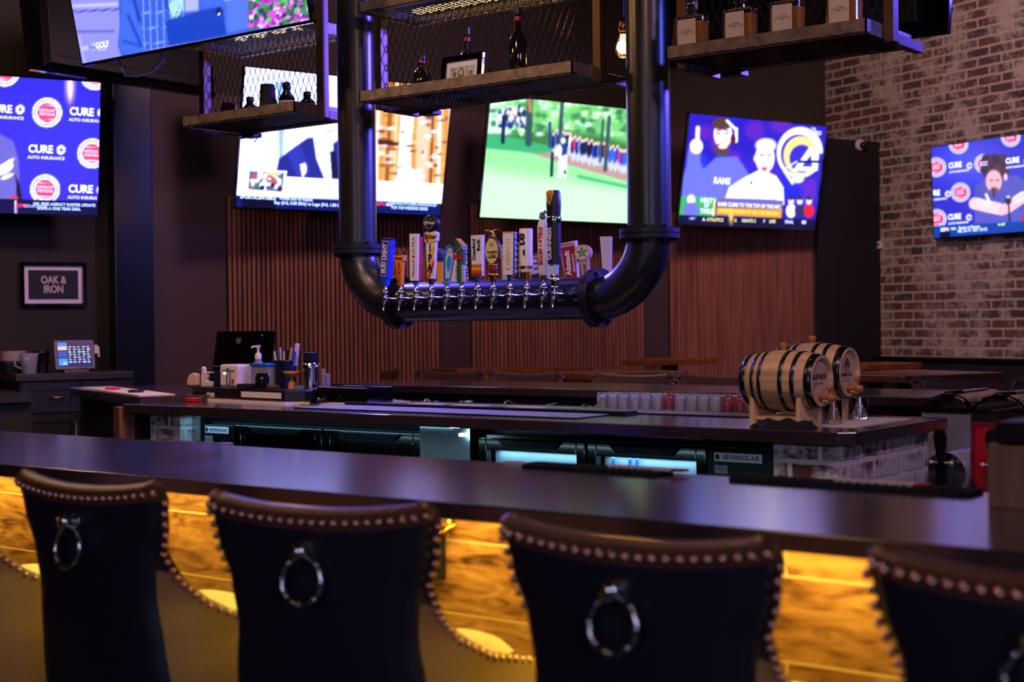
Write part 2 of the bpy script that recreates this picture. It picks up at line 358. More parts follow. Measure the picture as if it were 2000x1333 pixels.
def copy_tree(o, parent=None):
    kids = list(o.children); c = o.copy(); COL.objects.link(c)
    if parent is not None: c.parent = parent
    for k in kids: copy_tree(k, c)
    return c
def again(o, loc, rz=None, label=None):
    c = copy_tree(o); c.location = loc
    if rz is not None: c.rotation_euler = (0, 0, rz)
    if label: c['label'] = label
    return c

# ---------------------------------------------------------------- the room
zk = lambda z: H+(z-H)*K
NB, UB = 8.0*K, 7.77*K                           # back wall and brick wall in room axes
RW = frame((0, 0, 0), UU, NN)                # room axes as a matrix: x along the back wall, y into it, z up
def rbox(name, a, b, mat, bevel=0, mats=None):
    mb = MB(RW); mb.box(a, b); c = MB(); mb_o = mb
    # keep the mesh's own axes aligned with the wall, so the procedural patterns run along it
    lo = Vector(a); o = None
    me = MB(); me.box(tuple(Vector(a)-lo), tuple(Vector(b)-lo)); o = me.build(name, mat, bevel=bevel)
    o.rotation_euler = (0, 0, A0); ctr = Vector(((a[0]+b[0])/2, (a[1]+b[1])/2, a[2])); o.location = W(*ctr)
    o['kind'] = 'structure'; return o
rbox('floor', (-6.5, -4.5, -.1), (UB+.3, NB+1.2, 0), 'floor_tile')
rbox('ceiling', (-6.5, -4.5, 4.3), (UB+.3, NB+1.2, 4.4), 'ceiling_black')
rbox('wall_back', (2.27*K, NB, 0), (UB, NB+.25, zk(2.74)), 'paint_plum')
rbox('wall_back_left', (-6.5, NB, 0), (2.06*K, NB+.25, 4.3), 'paint_dark')
rbox('wall_back_upper', (2.06*K, NB+.62, 0), (UB, NB+.9, 4.3), 'paint_olive')
rbox('trim_4', (2.06*K, NB-.16, 0), (2.27*K, NB+.62, 4.3), 'paint_navy', .006)
rbox('trim_5', (2.27*K, NB+.251, zk(2.5)), (2.62*K, NB+.619, 4.3), 'paint_plum')
bw = rbox('wall_right', (UB, -4.5, 0), (UB+.3, NB+.9, 4.3), 'brick_wall')
rbox('trim_6', (7.16*K, NB-.03, 0), (UB-.001, NB, zk(2.735)), 'paint_black', .004)
d = rbox('door_1', (7.36*K, NB-.042, .02), (UB-.03, NB-.031, zk(1.87)), 'paint_black', .003)
for i, (u0, u1) in enumerate(((2.73*K, 4.08*K), (4.31*K, 5.62*K), (5.84*K, 7.11*K))):
    mb = MB(); mb.mi = 0; mb.box((0, 0, 0), (u1-u0, .012, zk(2.16)))
    mb.mi = 1; n = round((u1-u0)/(.0285*K)); st = (u1-u0)/n
    for k in range(n): mb.box((k*st+.005, -.018, 0), (k*st+st-.008, 0, zk(2.16)))
    o = mb.build('trim_%d' % (i+1), ['slat_backing', 'slat_wood']); o.rotation_euler = (0, 0, A0)
    o.location = W((u0+u1)/2, NB-.018, 0); o['kind'] = 'structure'

# ---------------------------------------------------------------- televisions
class Pic:
    """the picture on a screen, drawn on a fine vertex grid"""
    def __init__(s, F, w_, h_, nx=176, ny=99):
        s.F = F; s.w = w_; s.h = h_; s.nx = nx; s.ny = ny
        u, v = np.meshgrid(np.linspace(0, w_, nx+1), np.linspace(0, h_, ny+1)); m = np.array(F)
        P = [m[i, 0]*u+m[i, 1]*v+m[i, 3] for i in range(3)]; P[2] = P[2]-H
        R_ = [np.array(rt2), np.array(dn2), np.array(fw)]; q = [P[0]*r[0]+P[1]*r[1]+P[2]*r[2] for r in R_]
        s.X = 1000+FPX*q[0]/q[2]; s.Y = 666.5+FPX*q[1]/q[2]; s.a = np.zeros((ny+1, nx+1, 3)); s.over = []
    def put(s, mask, col): mask = np.clip(mask, 0, 1)[..., None]; s.a = s.a*(1-mask)+np.array(col, float)*mask; return s
    def fill(s, col): s.a[:] = col; return s
    def ell(s, cx, cy, rx, ry, col, soft=2., rot=0):
        x = s.X-cx; y = s.Y-cy; c, n = math.cos(rot), math.sin(rot); x, y = x*c+y*n, -x*n+y*c
        d_ = (1-np.sqrt((x/rx)**2+(y/ry)**2))*min(rx, ry); return s.put(d_/soft+.5, col)
    def poly(s, pts, col, soft=2.):
        ins = np.zeros(s.X.shape, bool); d_ = np.full(s.X.shape, 1e9); n = len(pts)
        for i in range(n):
            (x0, y0), (x1, y1) = pts[i], pts[(i+1) % n]
            if y0 != y1:
                c = ((y0 > s.Y) != (y1 > s.Y)) & (s.X < (x1-x0)*(s.Y-y0)/(y1-y0)+x0); ins ^= c
            l2 = (x1-x0)**2+(y1-y0)**2+1e-9; t = np.clip(((s.X-x0)*(x1-x0)+(s.Y-y0)*(y1-y0))/l2, 0, 1)
            d_ = np.minimum(d_, np.hypot(s.X-x0-t*(x1-x0), s.Y-y0-t*(y1-y0)))
        return s.put(np.where(ins, d_, -d_)/soft+.5, col)
    def line(s, x0, y0, x1, y1, wd, col, soft=1.5):
        l2 = (x1-x0)**2+(y1-y0)**2; t = np.clip(((s.X-x0)*(x1-x0)+(s.Y-y0)*(y1-y0))/l2, 0, 1)
        return s.put((wd/2-np.hypot(s.X-x0-t*(x1-x0), s.Y-y0-t*(y1-y0)))/soft+.5, col)
    def speck(s, x0, y0, x1, y1, n, r, cols, asp=1., soft=2.):
        for _ in range(n): s.ell(rng.uniform(x0, x1), rng.uniform(y0, y1), r*rng.uniform(.6, 1.4), r*asp*rng.uniform(.6, 1.4), cols[rng.integers(len(cols))], soft)
        return s
    def words(s, t, x, y, px_h, col, bold=.02, sx=1, align='CENTER', shear=0): s.over.append((t, x, y, px_h, col, bold, sx, align, shear)); return s
    def ring(s, x, y, rx, ry, col): s.over.append(('ring', x, y, rx, ry, col)); return s
    def uv(s, x, y):
        m = s.F; o = m.translation; n = m.col[2].to_3d(); r = ray(x, y); p = CZ+r*((o-CZ).dot(n)/r.dot(n))-o
        return p.dot(m.col[0].to_3d()), p.dot(m.col[1].to_3d())
    def build(s, parent, inset=0.):
        gain, boost, sat, bl = (tuple(getattr(s, 'par', (1.35, .5, 1.05)))+(4.0,))[:4]
        mb = MB(s.F)
        L = s.a/255.; L = np.where(L <= .04045, L/12.92, ((L+.055)/1.055)**2.4); lum = L.mean(axis=2, keepdims=True); L = np.maximum(0, lum+(L-lum)*sat)*(gain+boost*lum*np.array([1.0, 1.1, bl]))   # panels run bluer than the picture's white
        nx, ny = s.nx, s.ny; v = [(i/nx*s.w, j/ny*s.h, 0) for j in range(ny+1) for i in range(nx+1)]
        f = [(j*(nx+1)+i, j*(nx+1)+i+1, (j+1)*(nx+1)+i+1, (j+1)*(nx+1)+i) for j in range(ny) for i in range(nx)]
        mb.add(v, f, False, None, [tuple(c) for c in L.reshape(-1, 3)])
        z = .0008
        for o in s.over:
            u, v_ = s.uv(o[1], o[2])
            if not (-.02 < u < s.w+.02 and -.02 < v_ < s.h+.02): continue
            u2, v2 = s.uv(o[1], o[2]-10); k = math.hypot(u2-u, v2-v_)/10; c = tuple(x*y for x, y in zip(C(*(o[4] if o[0] != 'ring' else o[5])), (1.3, 1.35, 2.2))); mb.col = c; z += .0002
            tv, tf = text_mesh(o[0], o[3]*k*1.35, o[5], o[8], 0, o[7], o[6]) if o[0] != 'ring' else (None, None)
            if tv is not None:
                for fc in tf:                                   # keep the words inside the screen
                    if all(0 < u+tv[i].x < s.w and 0 < v_+tv[i].y < s.h for i in fc): mb.add([tv[i]+Vector((u, v_, z)) for i in fc], [tuple(range(len(fc)))])
        return mb.build('screen', 'screen', parent, fix=False)
def tv_frame(pos, yaw, tilt):
    x = Vector((math.cos(yaw), math.sin(yaw), 0)); n = Vector((math.sin(yaw), -math.cos(yaw), 0))
    return frame(pos, x, Vector((0, 0, 1))*math.cos(tilt)+n*math.sin(tilt))
def tv(pos, yaw, tilt, w_, label, draw=None, wall=None, group='wall televisions', mount_n=None, name='television'):
    if wall is not None: pos = CZ+(Vector(pos)-CZ)*K; w_ *= K
    h_ = w_*.566; F = tv_frame(pos, math.radians(yaw), math.radians(tilt)); r = root(name, F@Vector((w_/2, h_/2, -.03)), label, 'television', group)
    b = .009
    mb = MB(F); mb.box((-b, -b-.004, -.028), (w_+b, h_+b, -.004))
    for a in (((-b, -b-.004, -.004), (w_+b, 0, .002)), ((-b, h_, -.004), (w_+b, h_+b, .002)), ((-b, 0, -.004), (0, h_, .002)), ((w_, 0, -.004), (w_+b, h_, .002))): mb.box(*a)
    mb.build('bezel', 'gloss_black', r, bevel=.002)
    mb = MB(F); mb.prism([(w_*.08, h_*.04), (w_*.92, h_*.04), (w_*.9, h_*.62), (w_*.1, h_*.62)], .035, z0=-.063); mb.box((w_*.12, h_*.1, -.0665), (w_*.88, h_*.13, -.062))
    for k in range(9): mb.box((w_*.25+k*.03, h_*.5, -.065), (w_*.25+k*.03+.012, h_*.56, -.062))
    mb.build('back_cover', 'plastic_black', r, bevel=.008)
    if draw is not None:
        p = Pic(F, w_, h_); draw(p); p.build(r)
    else: MB(F).box((0, 0, -.002), (w_, h_, 0)).build('screen', 'gloss_black', r)
    mb = MB(); c = F@Vector((w_/2, h_*.45, -.063))
    if wall is not None:
        d_, lim = wall; q = c+d_*((lim-c.dot(d_))/1.0); mb.tube([c, c.lerp(q, .5)+Vector((0, 0, -.03)), q], .02, 8); mb.cbox(c, (.1, .1, .1)); fq = frame(q, d_.cross(Vector((0, 0, 1))), (0, 0, 1)); mb.cbox((0, 0, 0), (.2, .3, .02), T=fq)
    else: mb.cbox(c, (.22, .06, .22)); mb.cyl(c+Vector((0, .0, .0)), c+Vector((0, .0, 4.3-c.z)), .022)
    mb.build('wall_mount' if wall is not None else 'ceiling_mount', 'black_metal', r)
    return r

def insure(p, pts, logos, ins_h, lg):
    for x, y in pts: p.words('CURE', x-ins_h*.62, y, ins_h*.92, (255, 255, 255), .045, .88); p.ell(x+ins_h*1.72, y+1, ins_h*.50, ins_h*.52, (240, 240, 255), 1.5); p.ell(x+ins_h*1.72, y+1, ins_h*.2, ins_h*.22, (60, 60, 200), 1.2); p.line(x+ins_h*1.72, y+ins_h*.12, x+ins_h*2.2, y+ins_h*.12, 1.8, (60, 60, 200)); p.words('AUTO INSURANCE', x, y+ins_h*.98, ins_h*.36, (235, 235, 255), .04)
    for x, y in logos:
        p.ell(x, y, lg, lg, (225, 228, 255), 1.5); p.ell(x, y, lg*.86, lg*.86, (90, 90, 200), 1.5); p.ell(x, y, lg*.78, lg*.78, (240, 236, 250), 1.5)
        p.ell(x, y, lg*.66, lg*.66, (232, 60, 84), 1.5)
        p.words('DETROIT', x, y-lg*.13, lg*.19, (250, 230, 240), .03); p.words('PISTONS', x, y+lg*.13, lg*.19, (250, 230, 240), .03)
        for dy in (-.45, .48): p.line(x-lg*.4, y+lg*dy, x+lg*.4, y+lg*dy, 1.6, (250, 210, 225))
def draw_left(p):
    p.par = (1.6, .6, 1.0)
    p.fill((44, 36, 186)); p.ell(110, 300, 160, 120, (52, 44, 205), 120)
    insure(p, [(10, 213), (90, 292), (170, 219), (168, 370)], [(92, 220), (180, 300), (88, 370), (10, 140), (186, 147)], 17, 29)
    p.poly([(-80, 250), (0, 262), (26, 276), (36, 310), (38, 345), (30, 392), (-80, 400)], (96, 90, 168), 3); p.poly([(30, 340), (38, 360), (44, 392), (34, 392)], (20, 16, 40))
    p.ell(8, 330, 20, 10, (235, 222, 240), 3, -.5); p.ell(16, 318, 14, 4, (240, 230, 245), 2, -.6); p.ell(14, 345, 13, 4, (240, 230, 245), 2, -.4); p.ell(28, 388, 8, 5, (225, 40, 60), 2)
    p.poly([(-400, 380), (196, 393), (196, 425), (-400, 416)], (8, 10, 62), 2); p.line(31, 393, 31, 420, 3, (230, 235, 255))
    p.words('ESPN', 43, 402, 7, (240, 50, 70), .04); p.words('COURTSIDE', 68, 403, 6, (190, 200, 240), .02); p.words('NFL FREE AGENCY ROSTER UPDATE', 126, 400, 6, (210, 235, 255), .03, .9); p.words('SIGNS A ONE YEAR DEAL', 115, 408, 6, (210, 235, 255), .03, .9)
    p.ell(137, 168, 7, 24, (255, 190, 200), 14); p.ell(137, 172, 3, 17, (255, 240, 200), 6)  # bulb reflection on the glass, painted into the picture
def draw_suit(p):
    p.par = (1.3, 1.5, 1.0)
    p.fill((236, 244, 252)); p.poly([(540, 160), (545, 330), (552, 330), (560, 160)], (130, 160, 220), 5)
    for k in range(9): p.line(566+k*13, 180, 562+k*13, 330, 4, (196, 214, 250))
    p.poly([(536, 350), (545, 310), (575, 288), (600, 270), (655, 262), (720, 300), (720, 352)], (34, 40, 128), 4); p.poly([(612, 268), (650, 262), (652, 350), (634, 350), (618, 310)], (228, 234, 252), 3)
    p.poly([(644, 296), (656, 296), (662, 350), (648, 350)], (20, 24, 66), 2); p.poly([(560, 300), (586, 282), (606, 330), (600, 350), (580, 345)], (42, 50, 148), 3)
    p.ell(640, 240, 34, 42, (250, 226, 222), 4); p.ell(642, 256, 12, 3, (230, 150, 150), 3); p.ell(594, 330, 5, 12, (240, 214, 214), 2); p.line(588, 322, 592, 345, 4, (240, 214, 214))
    # rough timber wall in the right half of the picture
    p.poly([(690, 100), (884, 100), (872, 362), (690, 358)], (214, 150, 66), 3)
    for k in range(16): x = 700+k*12; p.line(x+6, 120, x-2+3*math.sin(k), 362, rng.uniform(3, 9), [(150, 86, 30), (240, 196, 120), (120, 60, 40), (250, 226, 180), (196, 130, 50)][k % 5], 4)
    p.poly([(785, 205), (812, 200), (800, 300), (792, 358), (776, 356)], (255, 246, 226), 5); p.poly([(738, 272), (780, 276), (778, 286), (738, 282)], (70, 26, 30), 4); p.poly([(815, 215), (842, 215), (832, 356), (812, 352)], (222, 170, 110), 5)
    p.speck(742, 215, 874, 350, 70, 5, [(150, 90, 40), (240, 210, 190), (226, 176, 90), (110, 60, 50), (250, 236, 214)], .5, 4)
    p.ell(792, 350, 18, 24, (255, 236, 236), 4, .3); p.line(800, 346, 822, 332, 7, (255, 232, 230)); p.line(802, 352, 826, 344, 6, (255, 232, 230)); p.line(804, 358, 822, 356, 5, (255, 232, 230))
    p.poly([(480, 342), (870, 360), (866, 402), (458, 388)], (246, 250, 255), 2)
    p.poly([(484, 330), (560, 334), (553, 380), (480, 374)], (250, 252, 255), 1.5); p.poly([(487, 334), (556, 338), (550, 376), (484, 370)], (90, 96, 120), 2)
    p.speck(490, 338, 548, 372, 60, 4, [(20, 24, 60), (250, 250, 255), (240, 190, 90), (220, 60, 60), (60, 110, 90), (240, 230, 210)], .8, 2)
    p.poly([(440, 380), (864, 398), (862, 430), (440, 420)], (10, 20, 92), 2); p.poly([(474, 384), (540, 387), (538, 410), (474, 407)], (4, 8, 44), 2)
    p.words('SPORTSCENTER', 500, 386, 7, (230, 240, 255), .04); p.words('MLB', 532, 388, 6, (220, 230, 255), .04)
    p.words('White Sox vs Royals', 578, 389, 6.5, (214, 240, 255), .03); p.words('Ray (0-0, 0.00 ERA) vs Lugo (0-0, 1.80 ERA)', 606, 399, 6.5, (214, 240, 255), .03)
    p.words('ESPN', 742, 399, 7, (240, 60, 80), .04); p.words('MLB', 760, 400, 6, (220, 230, 255), .04); p.words('STARTING PITCHERS ANNOUNCED', 806, 399, 6, (200, 240, 255), .03, .85); p.words('FOR THE WEEKEND SERIES', 800, 407, 6, (200, 240, 255), .03, .85)
def draw_golf(p):
    p.par = (1.22, .2, 1.0, 1.0)
    p.fill((150, 238, 160)); p.poly([(900, 150), (1300, 150), (1300, 330), (1000, 280), (940, 262)], (60, 130, 70), 8)
    p.poly([(940, 190), (1010, 190), (1000, 262), (930, 262)], (206, 244, 232), 8)
    p.poly([(1000, 190), (1300, 190), (1300, 300), (1160, 262), (1000, 250)], (120, 210, 120), 14); p.speck(960, 190, 1290, 262, 210, 6, [(70, 150, 90), (120, 220, 120), (190, 250, 180), (60, 130, 90), (150, 240, 150), (226, 255, 226), (110, 200, 124), (200, 240, 240)], .8, 5)
    p.poly([(985, 270), (1300, 330), (1300, 378), (1150, 335), (1000, 288)], (190, 150, 150), 5); p.poly([(940, 262), (1000, 268), (1100, 292), (1060, 300), (940, 290)], (60, 180, 120), 5)
    p.speck(975, 210, 1030, 250, 46, 4, [(40, 60, 160), (240, 240, 255), (30, 36, 80), (250, 210, 220), (70, 90, 190)], 1.3, 2)
    for k in range(44):
        x = 1082+k*4.6; y = 262+k*1.1+rng.uniform(-5, 5); c = [(40, 66, 200), (60, 100, 220), (30, 40, 110), (236, 240, 255), (230, 50, 110), (90, 140, 240), (30, 30, 60)][rng.integers(7)]
        p.ell(x, y+14, 4.5, 15, c, 2); p.ell(x, y-3, 3, 3.5, (240, 200, 190), 2); p.ell(x, y+32, 3, 9, (200, 210, 245), 2)
    for x0, y0, x1, y1, wd in ((1035, 190, 1032, 280, 16), (1098, 200, 1092, 292, 9), (1190, 230, 1182, 332, 9), (1178, 236, 1172, 316, 6)): p.line(x0, y0, x1, y1, wd*.8, (50, 86, 96), 4)
    p.line(1034, 196, 1036, 216, 5, (250, 170, 90), 9); p.line(984, 228, 982, 278, 7, (24, 30, 90), 3); p.line(1074, 240, 1074, 288, 5, (40, 60, 160), 3)  # the orange stroke is a lamp's reflection painted onto the screen
    p.poly([(930, 290), (1010, 298), (1120, 326), (1300, 376), (1300, 450), (900, 450)], (150, 240, 160), 6); p.poly([(930, 330), (1080, 350), (1290, 380), (1290, 450), (900, 450)], (200, 250, 206), 30); p.line(1130, 345, 1229, 366, 6, (60, 180, 120), 6)
    p.ell(1101, 292, 7, 14, (40, 60, 150), 2.5); p.ell(1092, 294, 6, 12, (236, 244, 255), 2.5); p.line(1090, 300, 1080, 303, 5, (240, 240, 255)); p.line(1096, 308, 1092, 344, 8, (244, 246, 255), 2); p.line(1104, 306, 1103, 345, 8, (226, 234, 255), 2); p.ell(1100, 275, 5, 6, (236, 240, 250), 2); p.line(1079, 300, 1077, 343, 6, (20, 50, 70), 2.5)
def draw_hosts(p):
    p.fill((40, 34, 170)); p.speck(1340, 230, 1610, 400, 30, 16, [(60, 40, 180), (30, 40, 190), (90, 40, 170), (44, 60, 220)], 1, 12)
    W_ = (246, 246, 255)
    p.ell(1562, 298, 45, 50, (238, 240, 255), 3, .1); p.ell(1560, 302, 35, 39, (44, 40, 180), 2.5); p.ell(1564, 304, 34, 38, (246, 206, 110), 3); p.ell(1566, 310, 24, 27, (50, 46, 184), 3)
    p.poly([(1548, 334), (1582, 286), (1596, 296), (1600, 334)], (240, 242, 255), 2.5); p.poly([(1566, 326), (1584, 302), (1586, 326)], (60, 56, 190), 2); p.poly([(1600, 300), (1616, 300), (1612, 420), (1590, 420)], (40, 34, 170), 4)
    # left host, hoodie and headset
    p.poly([(1330, 395), (1334, 345), (1350, 300), (1366, 312), (1374, 330), (1400, 306), (1440, 306), (1466, 345), (1450, 395)], (104, 110, 226), 4)
    p.line(1356, 300, 1350, 370, 26, (104, 110, 226), 4); p.ell(1360, 286, 13, 15, (250, 226, 220), 3); p.line(1363, 250, 1362, 280, 8, (252, 232, 226), 2)
    p.ell(1412, 262, 18, 27, (252, 228, 218), 3); p.ell(1410, 242, 19, 12, (84, 56, 50), 3); p.ell(1410, 292, 15, 12, (92, 60, 58), 3); p.ell(1412, 286, 9, 5, (240, 226, 226), 2); p.line(1400, 261, 1406, 261, 2.4, (60, 44, 54)); p.line(1416, 261, 1422, 261, 2.4, (60, 44, 54)); p.line(1399, 256, 1407, 255, 2, (110, 76, 70)); p.line(1415, 255, 1423, 256, 2, (110, 76, 70)); p.line(1411, 262, 1410, 274, 2.4, (232, 190, 180)); p.ell(1404, 275, 6, 5, (240, 204, 194), 4); p.ell(1420, 275, 6, 5, (240, 204, 194), 4)
    p.line(1420, 236, 1438, 254, 5, W_, 2); p.line(1438, 252, 1438, 276, 6, W_, 2); p.ell(1432, 272, 5, 10, (90, 20, 40), 2); p.line(1400, 306, 1420, 303, 5, (40, 80, 120), 2)
    p.words('RAMS', 1410, 354, 13, (244, 246, 255), .05)
    # right host in a white shirt
    p.poly([(1412, 400), (1424, 366), (1452, 348), (1486, 330), (1516, 344), (1530, 366), (1532, 400)], (255, 255, 255), 3); p.ell(1494, 308, 19, 30, (252, 222, 216), 3); p.ell(1496, 284, 21, 14, (214, 208, 224), 4)
    p.ell(1492, 334, 9, 12, (248, 206, 196), 3); p.ell(1493, 330, 5, 4, (180, 90, 90), 2); p.line(1484, 303, 1491, 303, 2.4, (80, 56, 66)); p.line(1499, 303, 1506, 303, 2.4, (80, 56, 66)); p.line(1483, 298, 1491, 297, 2, (190, 170, 180)); p.line(1499, 297, 1507, 298, 2, (190, 170, 180)); p.line(1495, 304, 1494, 317, 2.6, (228, 178, 168)); p.ell(1484, 318, 5, 6, (240, 196, 186), 4); p.ell(1505, 318, 5, 6, (240, 196, 186), 4); p.ell(1475, 310, 3, 7, (246, 206, 196), 2)
    p.line(1556, 316, 1612, 316, 5, (20, 16, 60), 2); p.line(1532, 330, 1556, 316, 4, (200, 200, 240), 2); p.line(1532, 334, 1548, 358, 6, (220, 220, 250), 3); p.ell(1558, 350, 12, 8, (230, 230, 250), 4)
    # captions
    p.poly([(1326, 384), (1398, 386), (1396, 424), (1324, 420)], (60, 170, 90), 2); p.ell(1350, 390, 8, 10, (235, 220, 220), 2); p.ell(1350, 410, 16, 14, (110, 110, 200), 3)
    p.words('NEXT', 1380, 392, 9, (240, 250, 250), .05); p.words('UP', 1380, 402, 8, (240, 250, 250), .05); p.words('TABLE', 1380, 413, 9, (240, 250, 250), .05); p.line(1396, 390, 1393, 424, 4, (250, 220, 90))
    p.poly([(1402, 386), (1530, 392), (1528, 410), (1400, 405)], (120, 100, 130), 2); p.poly([(1400, 405), (1528, 410), (1526, 426), (1398, 420)], (226, 150, 30), 2); p.poly([(1420, 388), (1516, 390), (1516, 396), (1420, 393)], (90, 100, 190), 2)
    p.words('RAMS CLIMB TO THE TOP OF THE NFC', 1464, 402, 7.5, (250, 250, 255), .04, .95); p.words('EXPERTS WEIGH IN ON THE SEASON', 1463, 415, 7.5, (255, 220, 90), .04, .95)
    for x, c in ((1545, (236, 236, 250)), (1562, (40, 44, 100)), (1580, (224, 40, 50))): p.ell(x, 412, 10, 14, c, 2.5); p.ell(x, 393, 6, 7, (240, 200, 190), 2); p.ell(x, 387, 6, 4, (40, 40, 70), 2)
    p.poly([(1320, 420), (1600, 430), (1596, 450), (1320, 440)], (14, 14, 56), 2); p.ell(1352, 427, 6, 1.6, (200, 220, 255), 2)
    for t, x, c in (('A', 1374, (250, 250, 255)), ('ATHLETICS', 1396, (230, 220, 130)), ('G', 1436, (250, 190, 120)), ('GIANTS 3', 1462, (220, 220, 140)), ('F', 1492, (210, 210, 240)), ('LIVE', 1508, (240, 240, 120)), ('FINAL', 1541, (210, 220, 250)), ('FS1', 1570, (250, 250, 255))): p.words(t, x, 429+(x-1374)*.03, 6.5, c, .04)
    p.ell(1428, 425, 4, 11, (255, 200, 90), 7); p.words('THE', 1588, 252, 5, (220, 230, 255), .04); p.words('HERD', 1594, 260, 8, (220, 230, 255), .05)  # first ellipse paints a warm bulb's reflection over the captions
def draw_press(p):
    p.par = (1.05, .3, 1.0)
    p.fill((52, 50, 196)); p.ell(1880, 320, 60, 40, (74, 78, 220), 50)
    insure(p, [(1873, 323), (1985, 314), (1872, 424), (1831, 378)], [(1829, 327), (1876, 376), (1830, 428), (1872, 282), (1974, 268), (1922, 320)], 12, 19)
    p.poly([(1902, 400), (1904, 362), (1926, 352), (1958, 346), (1986, 342), (2010, 360), (2012, 436), (1908, 436)], (82, 84, 178), 3)
    p.ell(1944, 328, 28, 26, (64, 40, 60), 5); p.speck(1920, 305, 1970, 340, 40, 5, [(80, 48, 66), (54, 32, 50)], 1, 3); p.ell(1941, 354, 16, 22, (240, 178, 168), 3); p.ell(1942, 372, 8, 6, (120, 70, 80), 3); p.line(1934, 352, 1939, 353, 2, (60, 30, 40)); p.line(1946, 352, 1951, 352, 2, (60, 30, 40)); p.ell(1964, 346, 4, 7, (250, 190, 190), 2)
    p.line(1904, 398, 1950, 408, 24, (250, 206, 200), 3); p.line(2000, 384, 1960, 412, 22, (242, 190, 184), 3); p.poly([(1904, 410), (1950, 424), (1990, 410), (2012, 420), (2012, 440), (1904, 440)], (90, 92, 190), 3)
    p.line(1912, 390, 1930, 400, 5, (255, 232, 226)); p.line(1926, 380, 1934, 398, 5, (255, 232, 226)); p.line(1982, 386, 1996, 378, 5, (255, 232, 226)); p.line(1982, 396, 1998, 388, 5, (255, 232, 226))
    p.ell(1969, 392, 6, 8, (30, 24, 40), 2); p.line(1970, 400, 1972, 434, 3, (30, 26, 50)); p.ell(1969, 385, 4, 3, (210, 200, 180), 2); p.ell(1999, 430, 4, 10, (220, 30, 50), 2)
    p.poly([(1820, 442), (2010, 432), (2100, 428), (2100, 460), (1820, 470)], (14, 70, 170), 2); p.poly([(1836, 446), (1856, 445), (1856, 466), (1836, 467)], (8, 14, 60), 2)
    p.words('ESPN', 1846, 449, 7, (240, 246, 255), .04); p.words('NBA', 1863, 447, 5, (230, 240, 255), .04); p.words('Bucks at Pistons', 1894, 444, 6, (230, 244, 255), .03); p.words('MIL 26-19  DET 24-22', 1900, 450, 6, (230, 244, 255), .03); p.words('9-107', 1957, 439, 5.5, (220, 250, 120), .04)
def draw_studio(p):
    p.par = (1.05, .2, 1.05)
    p.fill((140, 140, 216)); p.poly([(100, -200), (228, -200), (236, 120), (160, 130)], (150, 150, 224), 3); p.poly([(230, -60), (330, -60), (330, 110), (160, 130), (146, 20), (232, 18)], (150, 150, 226), 3)
    p.line(140, 12, 232, 8, 5, (206, 206, 250), 4); p.line(143, 23, 232, 18, 3, (80, 70, 170), 2); p.line(150, 62, 222, 61, 4, (100, 96, 190), 4); p.line(155, 70, 166, 122, 4, (176, 176, 236), 4)
    p.poly([(232, -200), (520, -200), (520, 60), (400, 80), (300, 96), (238, 112), (230, 90), (234, 50), (232, 10)], (60, 100, 214), 3)
    for k in range(7): p.line(278+k*13, -60, 282+k*13, 98, 2, (150, 176, 240), 2)
    for k in range(4): p.line(275, -4+k*30, 360, -14+k*30+4, 2, (150, 176, 240), 2)
    p.poly([(240, -10), (262, 10), (278, 70), (282, 104), (250, 108), (232, 96)], (70, 112, 220), 4); p.line(250, 30, 276, 90, 5, (36, 70, 190), 4); p.line(262, 0, 272, 40, 5, (30, 60, 180), 4); p.line(240, 80, 275, 90, 4, (40, 74, 190), 4); p.poly([(318, -60), (338, -60), (342, 24), (334, 36), (322, 10)], (40, 80, 196), 3)
    p.poly([(326, -60), (354, -60), (360, 20), (336, 40), (330, 10)], (170, 220, 226), 3); p.speck(330, 0, 356, 34, 40, 1.6, [(80, 150, 170), (200, 240, 240)], 1, 1.5)
    p.poly([(358, -60), (386, -60), (388, 20), (362, 24)], (176, 184, 230), 3); p.poly([(384, -60), (440, -60), (450, 40), (436, 70), (430, 20), (390, 12)], (66, 110, 220), 4)
    p.poly([(324, 46), (330, 38), (428, 12), (436, 18), (442, 68), (330, 90)], (20, 70, 190), 2); p.ell(428, 23, 6, 9, (14, 40, 110), 2); p.ell(428, 28, 2, 2.4, (220, 240, 255), 1); p.ell(425, 20, 2, 2, (6, 12, 40), 1); p.ell(431, 20, 2, 2, (6, 12, 40), 1)
    p.poly([(440, -60), (488, -60), (486, 56), (444, 64)], (90, 124, 226), 5); p.line(440, 0, 480, -6, 3, (160, 180, 244), 3)
    p.poly([(486, -60), (640, -60), (640, 40), (484, 58)], (60, 120, 80), 3); p.speck(488, -20, 612, 52, 240, 5, [(200, 40, 200), (230, 90, 220), (60, 170, 80), (24, 90, 60), (250, 150, 240), (120, 210, 120), (40, 60, 120), (250, 220, 250)], .9, 2)
    p.words('LIVE', 166, 95, 9, (214, 214, 250), .02); p.ell(182, 91, 5.5, 6.5, (235, 240, 255), 1.2); p.ell(182, 91, 4.5, 5, (30, 80, 180), 1.2); p.line(181, 90, 186, 87, 2, (235, 240, 255)); p.words('GOLF', 200, 88, 12, (240, 244, 255), .05); p.words('CHANNEL', 200, 97, 4.5, (200, 204, 240), .02)

